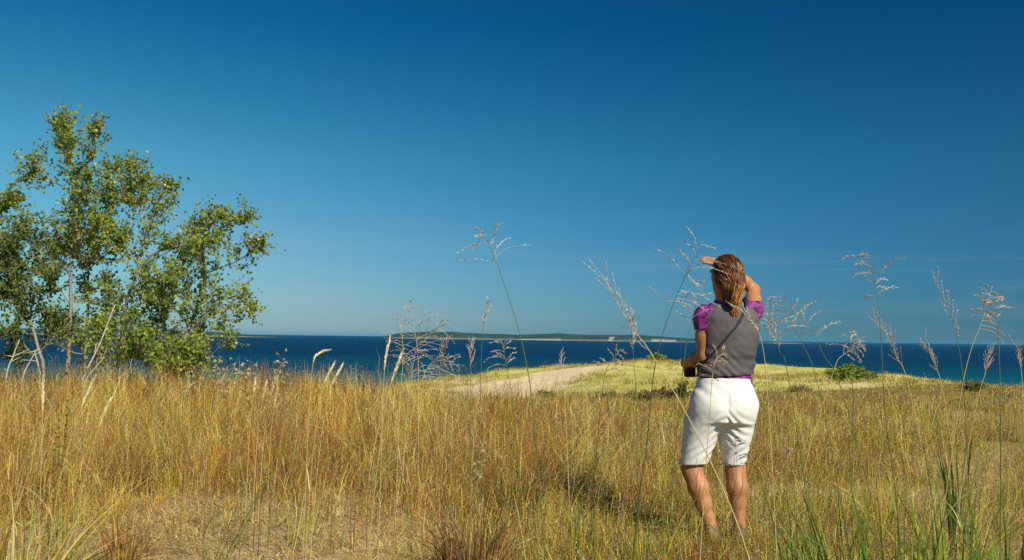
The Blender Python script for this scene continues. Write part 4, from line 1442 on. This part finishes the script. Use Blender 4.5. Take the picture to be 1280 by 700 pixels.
def hand(wr, d, n, s_, scale=1.0, curls=(.15, .12, .12, .2), spread=.10, thumb=1):
    """d: finger direction, n: back-of-hand normal, s_: towards the thumb side"""
    wr = np.array(wr); d = np.array(d, float); d /= np.linalg.norm(d); n = np.array(n, float); n -= d * (n @ d); n /= np.linalg.norm(n)
    s_ = np.array(s_, float); s_ -= d * (s_ @ d) + n * (s_ @ n); s_ /= np.linalg.norm(s_)
    pl = .088 * scale
    offs = [.028, .010, -.009, -.027]; lens = [.070, .078, .073, .056]
    for o_ in offs:                                        # palm
        B.cap(wr + s_ * o_ * .45, wr + d * pl + s_ * o_ * scale, .016, .012, .012)
    for i, (o_, L_) in enumerate(zip(offs, lens)):
        p = wr + d * pl + s_ * o_ * scale; dr = d + s_ * o_ * spread * 30 * .33; dr /= np.linalg.norm(dr)
        c_ = curls[i]; rad = [.0098, .0090, .0084, .0072]
        for j, fr in enumerate((.46, .30, .24)):
            qn = p + dr * L_ * fr * scale
            B.cap(p, qn, rad[j], rad[j + 1], .003)
            p = qn; dr = dr * math.cos(c_) - n * math.sin(c_); dr /= np.linalg.norm(dr)
    p = wr + d * .020 + s_ * .020
    dr = d * .62 + s_ * .72 * thumb - n * .25; dr /= np.linalg.norm(dr)
    for L_, r0, r1 in ((.040, .0150, .0115), (.030, .0110, .0100), (.024, .0100, .0085)):
        qn = p + dr * L_ * scale; B.cap(p, qn, r0, r1, .006); p = qn; dr = dr + d * .25; dr /= np.linalg.norm(dr)


# right hand: flat visor at the brow; fingertips show left of the head
hand(WRR, (-.88, -.05, .22), (.15, -.60, .75), (.0, -.8, -.6), .95, (.10, .03, .05, .16), .42)
# left hand curled round the little bag
hand(WRL, (.15, .75, -.45), (-.90, .1, -.1), (0, .3, 1), .92, (.55, .6, .6, .6), .05)
M_SKIN = noise_mat('tan_skin', (.36, .155, .065), (.43, .195, .088), 12, .48, .15, 260, sub=.05)  # one tan skin tone, lightly mottled
body = emit('body', B, M_SKIN, woman, 2)

# eyes
M_EYE = noise_mat('eye_white', (.7, .68, .65), (.75, .73, .7), 5, .2)
for sgn in (-1, 1):
    me_ = MB()
    c_ = Vector(hp(.032 * sgn, .078, .008)); rings = []
    vs = []; fs_ = []
    for a in range(7):
        for b_ in range(12):
            th = math.pi * a / 6; ph = 2 * math.pi * b_ / 12
            vs.append(c_ + Vector((math.sin(th) * math.cos(ph), math.sin(th) * math.sin(ph), math.cos(th))) * .0115)
    for a in range(6):
        for b_ in range(12):
            fs_.append([a * 12 + b_, a * 12 + (b_ + 1) % 12, (a + 1) * 12 + (b_ + 1) % 12, (a + 1) * 12 + b_])
    me_.add(vs, fs_, (.7, .7, .7)); eye_o = me_.build('eye', M_EYE, woman, True)
    ir = MB(); ci = c_ + Vector(fd) * .0085
    ir.tube([ci, ci + Vector(fd) * .0035], [.0052, .0040], (.06, .03, .015), 10)
    ir.build('iris', M_TWIG, eye_o)


# --- shirt
def fold(f1, a1, st_=(1, 1, 1), f2=0, a2=0, base=0):
    def g(V):
        r_ = a1 * 2 * noise3(V * np.array(st_), f1)
        if f2: r_ += a2 * 2 * noise3(V[:, [1, 0, 2]] * np.array(st_), f2)
        return r_ + base
    return g


SH = Field()
SH.stack([r for r in torso if r[0] > .8], .02, off=.004)
SH.f[:, :, : int((.905 - Z0) / VOX)] = 1
SH.chain([(-.06, 0, 1.30), SHL, tuple(np.array(SHL) * .55 + np.array(ELL) * .45)], [.064, .069, .070], .03)
SH.chain([(.09, 0, 1.31), SHR, tuple(np.array(SHR) * .55 + np.array(ELR) * .45)], [.062, .062, .060], .03)
SH.cap((.010, -.004, 1.33), (.008, 0, 1.385), .066, .062, .02)
# cuffs, neckline
nL = np.array(ELL) - np.array(SHL); nL /= np.linalg.norm(nL); cL = np.array(SHL) + nL * .075
nR = np.array(ELR) - np.array(SHR); nR /= np.linalg.norm(nR); cR_ = np.array(SHR) + nR * .055
SH.cut(lambda x, y, z: np.where(x < -.085, (x - cL[0]) * nL[0] + (y - cL[1]) * nL[1] + (z - cL[2]) * nL[2], -1.) + 0 * x)
SH.cut(lambda x, y, z: np.where((x > .11) & (z > 1.2), (x - cR_[0]) * nR[0] + (y - cR_[1]) * nR[1] + (z - cR_[2]) * nR[2], -1.) + 0 * x)
SH.cut(lambda x, y, z: np.minimum(z - 1.392 - .1 * y, .0 * x + .1) + 0 * x)
M_SHIRT = noise_mat('purple_painted_folds', (.028, .006, .036), (.25, .022, .23), 34, .55, .2, 300, lo=.36, hi=.52)  # plain purple cloth; dark patches put the shade of folds into the colour
emit('shirt', SH, M_SHIRT, woman, 1, fold(22, .006, (1, 1, .6), 45, .002))

# --- vest
VE = Field()
VE.stack([r for r in torso if r[0] > .85], .02, off=.017, e=2.25)
VE.chain([(-.045, 0, 1.305), (-.090, 0, 1.285)], [.062, .060], .04)
VE.chain([(.08, 0, 1.310), (.145, .005, 1.330)], [.062, .062], .04)
VE.f[:, :, : int((.938 - Z0) / VOX)] = 1
VE.cut(lambda x, y, z: .0 - z + (.945 + .06 * (x + .15) * (x > -.3)) + 0 * y)
# armholes and neck opening
AH = Field(); AH.f[:] = 1
AH.cap((-.30, 0, 1.235), (-.150, 0, 1.245), .085, .078, 0)
AH.cap((-.112, 0, 1.37), (-.25, 0, 1.33), .038, .075, .02)
AH.cap((.340, .02, 1.32), (.245, .02, 1.32), .090, .070, 0)
VE.f = np.maximum(VE.f, -AH.f)
NK = Field(); NK.cap((.010, .01, 1.385), (.010, 0, 1.50), .067, .085, 0); NK.cap((.01, .10, 1.33), (.01, .16, 1.45), .07, .08, 0)
VE.f = np.maximum(VE.f, -NK.f)


def vest_disp(V):
    low = np.clip((1.14 - V[:, 2]) / .16, 0, 1) * np.clip((V[:, 2] - .94) / .03, 0, 1)
    r_ = .005 * 2 * noise3(V * np.array((1, 1, 3.2)), 9) * (low * 2.2 + .35)
    d_ = (V[:, 0] * .5 + V[:, 2])
    r_ += low * .0035 * np.sin((d_ + .03 * np.sin(V[:, 0] * 18)) * 120)
    r_ += .002 * 2 * noise3(V, 38)
    return r_


M_VEST = noise_mat('grey_knit', (.072, .066, .076), (.108, .098, .108), 9, .85, .18, 420, stretch=(1, 1, .5), spec=.15)
emit('vest', VE, M_VEST, woman, 1, vest_disp)

# --- shorts
PT = Field()
PT.stack([(.70, -.004, -.006, .160, .134), (.76, -.003, -.010, .171, .142), (.82, -.001, -.010, .170, .140), (.88, .002, -.006, .165, .126), (.945, .004, 0, .156, .116)], .03)
HEML = np.array(q2(866, 580, .035)); HEMR = np.array(q2(918.5, 581, .03))
PT.chain([(-.085, -.012, .79), tuple(np.array(q2(880, 530, .0))), tuple(HEML * 1.0 - np.array((0, 0, .05)))], [.106, .104, .077], .03)
PT.chain([(.080, -.012, .79), tuple(np.array(q2(920.5, 535, .0))), tuple(HEMR - np.array((0, 0, .05)))], [.102, .094, .061], .03)
# seat
PT.ell((-.075, -.070, .780), (.100, .076, .095), .06); PT.ell((.080, -.070, .775), (.095, .078, .095), .06)
PT.cut(lambda x, y, z: z * 0 + np.where(x < .0, HEML[2] - .045 + (x - HEML[0]) * .04, HEMR[2] - .040) - z + .044 + 0 * y)
INN = Field()
INN.cap(tuple(HEML - np.array((0, 0, .08))), tuple(HEML + np.array((0, 0, .04))), .070, .066, 0)
INN.cap(tuple(HEMR - np.array((0, 0, .08))), tuple(HEMR + np.array((0, 0, .04))), .056, .054, 0)
PT.f = np.maximum(PT.f, -INN.f)
PT.f[:, :, int((.948 - Z0) / VOX):] = 1


def pt_disp(V):
    x, y, z = V.T
    # drag folds running from the crotch out to the hips and across the thighs
    r_ = .004 * 2 * noise3(V * np.array((1, 1, 1.6)), 10)
    back = np.clip(-y / .08, 0, 1)
    w1 = np.exp(-((z - .66) / .09) ** 2) * np.clip(1 - np.abs(x) / .2, 0, 1)
    r_ += back * w1 * .0046 * np.sin((z + np.abs(x + .01) * .75 + .02 * np.sin(x * 25)) * 130)
    w2 = np.exp(-((z - .87) / .035) ** 2)
    r_ += w2 * .0025 * np.sin(x * 70 + z * 60)
    seam = np.exp(-((x + .002) / .010) ** 2) * back * np.exp(-((z - .79) / .12) ** 2)
    r_ -= seam * .004
    w3 = np.exp(-((z - .50) / .06) ** 2)
    r_ += w3 * .003 * np.sin((z - x * .8) * 110 + 3 * noise3(V, 14))
    r_ += .0008 * 2 * noise3(V, 40)
    return r_


M_SHORTS = noise_mat('white_cotton', (.60, .595, .585), (.67, .665, .655), 8, .85, .06, 380, spec=.15)
shorts = emit('shorts', PT, M_SHORTS, woman, 1, pt_disp)
# waistband seam and back pockets as raised stitching


def back_y(x, z, off=.0):
    rows = sorted([(.70, -.004, -.006, .160, .134), (.76, -.003, -.010, .171, .142), (.82, -.001, -.010, .170, .140), (.88, .002, -.006, .165, .126), (.945, .004, 0, .156, .116)]) if z < .93 else sorted(torso)
    zz = [r[0] for r in rows]; cx, cy, rx, ry = [float(np.interp(z, zz, [r[i] for r in rows])) for i in (1, 2, 3, 4)]
    q = max(0, 1 - abs((x - cx) / rx) ** 2.3) ** (1 / 2.3)
    return cy - ry * q - off


# --- shoes
M_SHOE = noise_mat('shoe_canvas', (.13, .09, .06), (.20, .14, .09), 20, .8, .3, 200)
for an, sgn in ((ANL, -1), (ANR, 1)):
    SF = Field()
    h0 = np.array((an[0], an[1] - .024, .040))
    SF.chain([h0, (an[0] + sgn * .02, an[1] + .13, .036), (an[0] + sgn * .03, an[1] + .20, .028)], [.042, .043, .030], .02)
    SF.cap((an[0], an[1] - .012, .06), (an[0], an[1] - .008, .085), .041, .040, .02)
    SF.cut(lambda x, y, z: np.maximum(z - .095, .004 - z) + 0 * x + 0 * y)
    emit('shoe', SF, M_SHOE, woman, 1)

# --- hair: mass plus strands
HF = Field()
HF.ell(hp(0, -.018, .024), (.083, .102, .096), .02, yaw=FY)
HF.ell(hp(0, -.045, -.02), (.078, .075, .085), .03, yaw=FY)
PON = [(.056, -.090, 1.505), (.062, -.116, 1.475), (.054, -.122, 1.435), (.042, -.126, 1.40), (.036, -.126, 1.37), (.040, -.122, 1.345)]
HF.chain(PON, [.032, .027, .030, .026, .017, .006], .02)
HF.chain([(.02, -.075, 1.455), (.018, -.066, 1.41), (.026, -.078, 1.37)], [.050, .036, .018], .03)
FC = Field(); FC.cap(hp(0, .125, .0), hp(0, .120, -.12), .085, .075, 0); FC.cap(hp(0, .10, -.16), hp(0, .02, -.16), .07, .07, 0)
HF.f = np.maximum(HF.f, -FC.f)
M_HAIRM = noise_mat('hair_mass', (.03, .012, .006), (.16, .055, .015), 30, .5, .6, 90, stretch=(3, 3, .6))
hair = emit('hair', HF, M_HAIRM, woman, 1, lambda V: .0035 * 2 * noise3(V * np.array((2, 2, .5)), 30))
hs = MB()
random.seed(3)
cc0 = Vector(hp(0, -.018, .026)); gp = Vector(PON[0])
HCOL = [(.04, .015, .007), (.12, .042, .012), (.30, .10, .022), (.50, .19, .038), (.03, .012, .006), (.18, .06, .016), (.06, .022, .009)]  # the orange tones put sunlit highlights into the strand colours
for k in range(1500):
    d = rv(); d.z = abs(d.z) * .9 + random.uniform(-.45, .1)
    d.normalize()
    f_loc = d.dot(Vector(fd))
    if f_loc > .25 and d.z < .55: continue
    g_d = (gp - cc0).normalized()
    pts = []
    nn = 8
    wob = rv(.006)
    for i in range(nn):
        t = i / (nn - 1)
        e_ = d.lerp(g_d, t).normalized()
        loc = Vector((e_.dot(Vector(fs)), e_.dot(Vector(fd)), e_.z))
        r_ = 1 / math.sqrt((loc.x / .086) ** 2 + (loc.y / .105) ** 2 + (loc.z / .099) ** 2)
        pts.append(cc0 + e_ * (r_ + random.uniform(-.001, .002)) + wob * math.sin(t * 3))
    hs.ribbon(pts, .0022, vary(random.choice(HCOL), .3), rv())
c2 = Vector(hp(0, -.045, -.02)); g2_ = (Vector(PON[2]) - c2).normalized()
for k in range(1100):                                   # hair drawn back over the nape
    d = rv(); d -= Vector(fd) * (d.dot(Vector(fd)) + abs(d.dot(Vector(fd)))) * .9; d.normalize()
    if d.dot(Vector(fd)) > .1: continue
    pts = []; wob = rv(.005)
    t1 = random.uniform(.7, 1.05)
    for i in range(7):
        t = i / 6 * t1
        e_ = d.lerp(g2_, t).normalized()
        loc = Vector((e_.dot(Vector(fs)), e_.dot(Vector(fd)), e_.z))
        r_ = 1 / math.sqrt((loc.x / .081) ** 2 + (loc.y / .080) ** 2 + (loc.z / .088) ** 2)
        pts.append(c2 + e_ * (r_ + random.uniform(.003, .010)) + wob * math.sin(t * 3))
    hs.ribbon(pts, .0022, vary(random.choice(HCOL), .3), rv())
for k in range(520):
    a = rv(.020); pts = []
    i0 = random.choice((0, 0, 1, 1, 2, 3))
    for i in range(i0, len(PON)):
        t = i / (len(PON) - 1)
        sp = (1 - .45 * t) * (1.65 if 0 < i < 5 else .9)
        pts.append(Vector(PON[i]) + Vector((a.x, a.y, a.z * .3)) * sp * 1.25 + rv(.005))
    if random.random() < .5: pts.append(pts[-1] + Vector((random.uniform(-.012, .012), 0, -random.uniform(.01, .045))))
    if len(pts) < 3: continue
    hs.ribbon(smooth_poly(pts, 10), .0024, vary(random.choice(HCOL[1:4] + [(.60, .25, .05)]), .3), rv())  # extra bright orange paints the highlight on the ponytail
for k in range(40):
    p = cc0 + rv(.09); pts = [p, p + rv(.02) + Vector((0, -.01, -.02)), p + rv(.03) + Vector((.01, -.02, -.05))]
    hs.ribbon(smooth_poly(pts, 6), .0010, (.12, .05, .02), rv())
strands = hs.build('hair_strands', M_HAIR, hair)

# --- shoulder bag with strap (a thing of its own)
M_BAG = noise_mat('black_nylon', (.018, .016, .018), (.035, .03, .032), 30, .6, .3, 300)
bx = Field()
bc = (-.160, .205, .970)
bx.ell(bc, (.060, .045, .045), .01)
sl, x, y, z = bx.box((-.25, .15, .90), (-.11, .28, 1.05), 0)
q = np.maximum(np.maximum(np.abs(x - bc[0]) - .020, np.abs(y - bc[1]) - .018), np.abs(z - bc[2]) - .022) - .012
bx.f[:] = 1; bx.union(sl, (q + 0 * x + 0 * y + 0 * z).astype(np.float32), 0)
bag = empty('shoulder_bag', (PX0 + bc[0], PY0 + bc[1], pz + bc[2] - .045))
tag(bag, 'small black bag held in the woman\'s left hand, its strap crossing her back', 'bag')
bo = emit('pouch', bx, M_BAG, bag, 2); bo.location = Vector((0, 0, 0)) - Vector((bc[0], bc[1], bc[2] - .045))


def tb(x, z, off, front=False):
    rows = sorted(torso); zz = [r[0] for r in rows]; cx, cy, rx, ry = [float(np.interp(z, zz, [r[i] for r in rows])) for i in (1, 2, 3, 4)]
    rx += off; ry += off
    q = max(0, 1 - abs(min(.999, abs((x - cx) / rx))) ** 2.25) ** (1 / 2.25)
    return Vector((x, cy + (ry * q if front else -ry * q), z))


spts = [Vector((.115, .06, 1.375)), Vector((.125, .0, 1.408)), Vector((.122, -.06, 1.385))]
for x_, z_ in ((.105, 1.335), (.085, 1.30), (.055, 1.25), (.025, 1.215), (-.01, 1.17), (-.05, 1.12), (-.09, 1.075), (-.12, 1.04)):
    spts.append(tb(x_, z_, .026))
spts += [Vector((-.165, .0, 1.02)), Vector((-.172, .08, 1.01)), Vector((-.175, .17, 1.0)), Vector((-.175, .2, .99))]
# front half from the bag back up to the shoulder
fr = [Vector((-.15, .215, .995))] + [tb(x_, z_, .028, True) for x_, z_ in ((-.08, 1.08), (-.02, 1.15), (.04, 1.22), (.08, 1.28))] + [Vector((.115, .06, 1.375))]
sm_ = MB()
for path in (spts, fr):
    pp = smooth_poly(path, 40)
    vs = []; fs_ = []
    for i, p in enumerate(pp):
        d = (pp[min(i + 1, 39)] - pp[max(i - 1, 0)]).normalized()
        outv = Vector((p.x - .01, p.y, 0)).normalized() if p.z < 1.36 else Vector((0, p.y * 2, 1)).normalized()
        s_ = d.cross(outv).normalized(); outv = s_.cross(d)
        for a, b_ in ((-1, -1), (1, -1), (1, 1), (-1, 1)):
            vs.append(p + s_ * .006 * a + outv * .0018 * b_)
    for i in range(39):
        for k in range(4):
            a = i * 4 + k; b_ = i * 4 + (k + 1) % 4
            fs_.append([a, b_, b_ + 4, a + 4])
    sm_.add(vs, fs_, (.03, .03, .03))
so = sm_.build('strap', M_BAG, bag); so.location = bo.location.copy()

# ================================================================== HAZE
HAZE = 1.0e-5
m, nt, out = mat('haze_air')
pv = N(nt, 'ShaderNodeVolumePrincipled')
pv.inputs['Color'].default_value = (.15, .60, .92, 1); pv.inputs['Density'].default_value = HAZE; pv.inputs['Anisotropy'].default_value = .1
nt.links.new(pv.outputs[0], out.inputs['Volume'])
HB = (-62000, -3000, -59.0, 62000, 62000, 75.0)
hv = [(HB[a], HB[b_ + 1], HB[c_ + 2]) for a in (0, 3) for b_ in (0, 3) for c_ in (0, 3)]
hf = [[0, 1, 3, 2], [4, 6, 7, 5], [0, 4, 5, 1], [2, 3, 7, 6], [0, 2, 6, 4], [1, 5, 7, 3]]
haze = mesh_np('haze', hv, [i for q_ in hf for i in q_], np.arange(6) * 4, np.full(6, 4), m)
tag(haze, 'thin blue air over the lake', 'haze', kind='stuff')

# ================================================================== SKY + SUN
EL = math.radians(38); AZ = math.radians(145)
w = bpy.data.worlds.new('World'); SC.world = w; w.use_nodes = True
nt = w.node_tree
for n in list(nt.nodes): nt.nodes.remove(n)
wo = nt.nodes.new('ShaderNodeOutputWorld'); bg = nt.nodes.new('ShaderNodeBackground')
sk = nt.nodes.new('ShaderNodeTexSky'); sk.sky_type = 'NISHITA'; sk.sun_disc = False
sk.sun_elevation = EL; sk.sun_rotation = AZ
sk.altitude = 100; sk.air_density = 1.0; sk.dust_density = .3; sk.ozone_density = 3.0
# the lens had a polarising filter: darkest at right angles to the sun, deeper blue away from the horizon
tc = nt.nodes.new('ShaderNodeTexCoord')
nrm_ = nt.nodes.new('ShaderNodeVectorMath'); nrm_.operation = 'NORMALIZE'; nt.links.new(tc.outputs['Generated'], nrm_.inputs[0])
dt = nt.nodes.new('ShaderNodeVectorMath'); dt.operation = 'DOT_PRODUCT'; nt.links.new(nrm_.outputs[0], dt.inputs[0])
AP = math.radians(128)
dt.inputs[1].default_value = (math.cos(EL) * math.sin(AP), math.cos(EL) * math.cos(AP), math.sin(EL))
sq = nt.nodes.new('ShaderNodeMath'); sq.operation = 'POWER'; sq.inputs[1].default_value = 2; 
ab = nt.nodes.new('ShaderNodeMath'); ab.operation = 'ABSOLUTE'; nt.links.new(dt.outputs['Value'], ab.inputs[0]); nt.links.new(ab.outputs[0], sq.inputs[0])
pol = nt.nodes.new('ShaderNodeMath'); pol.operation = 'MULTIPLY_ADD'; pol.inputs[1].default_value = 1.0; pol.inputs[2].default_value = .36
nt.links.new(sq.outputs[0], pol.inputs[0])
sxx = nt.nodes.new('ShaderNodeSeparateXYZ'); nt.links.new(nrm_.outputs[0], sxx.inputs[0])
rp = nt.nodes.new('ShaderNodeValToRGB'); rp.color_ramp.interpolation = 'EASE'; e = rp.color_ramp.elements
e[0].position = 0; e[0].color = (.34, .98, 1.75, 1); e[1].position = 1; e[1].color = (.30, .85, 1.2, 1)
for p_, c_ in ((.08, (.31, 1.08, 1.68)), (.163, (.22, 1.18, 1.60)), (.29, (.045, .92, 1.45)), (.5, (.14, .85, 1.3))):
    q_ = e.new(p_); q_.color = (*c_, 1)
rp.color_ramp.interpolation = 'LINEAR'
nt.links.new(sxx.outputs['Z'], rp.inputs[0])
t1 = nt.nodes.new('ShaderNodeVectorMath'); t1.operation = 'MULTIPLY'; nt.links.new(sk.outputs[0], t1.inputs[0]); nt.links.new(rp.outputs[0], t1.inputs[1])
s4 = nt.nodes.new('ShaderNodeMath'); s4.operation = 'MULTIPLY'; nt.links.new(sq.outputs[0], s4.inputs[0]); nt.links.new(sq.outputs[0], s4.inputs[1])
pr = nt.nodes.new('ShaderNodeMath'); pr.operation = 'MULTIPLY_ADD'; pr.inputs[1].default_value = 6.0; nt.links.new(s4.outputs[0], pr.inputs[0]); nt.links.new(pol.outputs[0], pr.inputs[2])
p6 = nt.nodes.new('ShaderNodeMath'); p6.operation = 'POWER'; p6.inputs[1].default_value = .6; nt.links.new(sq.outputs[0], p6.inputs[0])
pb = nt.nodes.new('ShaderNodeMath'); pb.operation = 'MULTIPLY_ADD'; pb.inputs[1].default_value = .39; pb.inputs[2].default_value = .36; nt.links.new(p6.outputs[0], pb.inputs[0])
cb = nt.nodes.new('ShaderNodeCombineXYZ')
mn = nt.nodes.new('ShaderNodeMath'); mn.operation = 'MINIMUM'; mn.inputs[1].default_value = 1.3; nt.links.new(pr.outputs[0], mn.inputs[0])
nt.links.new(mn.outputs[0], cb.inputs[0]); nt.links.new(pol.outputs[0], cb.inputs[1]); nt.links.new(pb.outputs[0], cb.inputs[2])
t2a = nt.nodes.new('ShaderNodeVectorMath'); t2a.operation = 'MULTIPLY'; nt.links.new(t1.outputs[0], t2a.inputs[0]); nt.links.new(cb.outputs[0], t2a.inputs[1])
# faint streaks of high cloud low over the lake
mpc = nt.nodes.new('ShaderNodeMapping'); mpc.inputs['Scale'].default_value = (2.2, 2.2, 42); mpc.inputs['Rotation'].default_value = (0, .06, 0)
nt.links.new(nrm_.outputs[0], mpc.inputs[0])
ncl = nt.nodes.new('ShaderNodeTexNoise'); ncl.inputs['Scale'].default_value = 1.6; ncl.inputs['Detail'].default_value = 6; ncl.inputs['Roughness'].default_value = .62
nt.links.new(mpc.outputs[0], ncl.inputs['Vector'])
mc = nt.nodes.new('ShaderNodeMapRange'); mc.inputs[1].default_value = .50; mc.inputs[2].default_value = .80; nt.links.new(ncl.outputs['Fac'], mc.inputs[0])
mk = nt.nodes.new('ShaderNodeValToRGB'); ek = mk.color_ramp.elements
ek[0].position = .0; ek[0].color = (.5, .5, .5, 1); ek[1].position = .13; ek[1].color = (0, 0, 0, 1); q_ = ek.new(.06); q_.color = (1, 1, 1, 1)
nt.links.new(sxx.outputs['Z'], mk.inputs[0])
mq = nt.nodes.new('ShaderNodeMath'); mq.operation = 'MULTIPLY'; nt.links.new(mc.outputs[0], mq.inputs[0]); nt.links.new(mk.outputs[0], mq.inputs[1])
mq2 = nt.nodes.new('ShaderNodeMath'); mq2.operation = 'MULTIPLY'; mq2.inputs[1].default_value = .13; nt.links.new(mq.outputs[0], mq2.inputs[0])
t2 = nt.nodes.new('ShaderNodeMix'); t2.data_type = 'RGBA'; nt.links.new(mq2.outputs[0], t2.inputs[0]); nt.links.new(t2a.outputs[0], t2.inputs[6]); t2.inputs[7].default_value = (7.0, 6.6, 6.2, 1)
nt.links.new(t2.outputs[2], bg.inputs[0]); bg.inputs[1].default_value = .063
nt.links.new(bg.outputs[0], wo.inputs[0])

sun = bpy.data.lights.new('sun', 'SUN'); sun.energy = 5.0; sun.angle = math.radians(.5); sun.color = (1, .92, .76)
so_ = bpy.data.objects.new('sun', sun); COL.objects.link(so_)
sdv = Vector((math.cos(EL) * math.sin(AZ), math.cos(EL) * math.cos(AZ), math.sin(EL)))
so_.rotation_euler = sdv.to_track_quat('Z', 'Y').to_euler(); so_.location = sdv * 50

# ================================================================== CAMERA
cam = bpy.data.cameras.new('camera'); co = bpy.data.objects.new('camera', cam); COL.objects.link(co)
cam.sensor_fit = 'HORIZONTAL'; cam.sensor_width = 36; cam.lens = 36 * F / 1280
cam.clip_start = .05; cam.clip_end = 200000
Mx = Matrix((cR, cU, -fw)).transposed().to_4x4(); Mx.translation = CAM
co.matrix_world = Mx
SC.camera = co

SC.view_settings.view_transform = 'Standard'; SC.view_settings.look = 'None'
SC.view_settings.exposure = .3; SC.view_settings.gamma = 1
SC.cycles.max_bounces = 6; SC.cycles.diffuse_bounces = 3; SC.cycles.transmission_bounces = 3; SC.cycles.volume_bounces = 1
SC.cycles.use_denoising = False
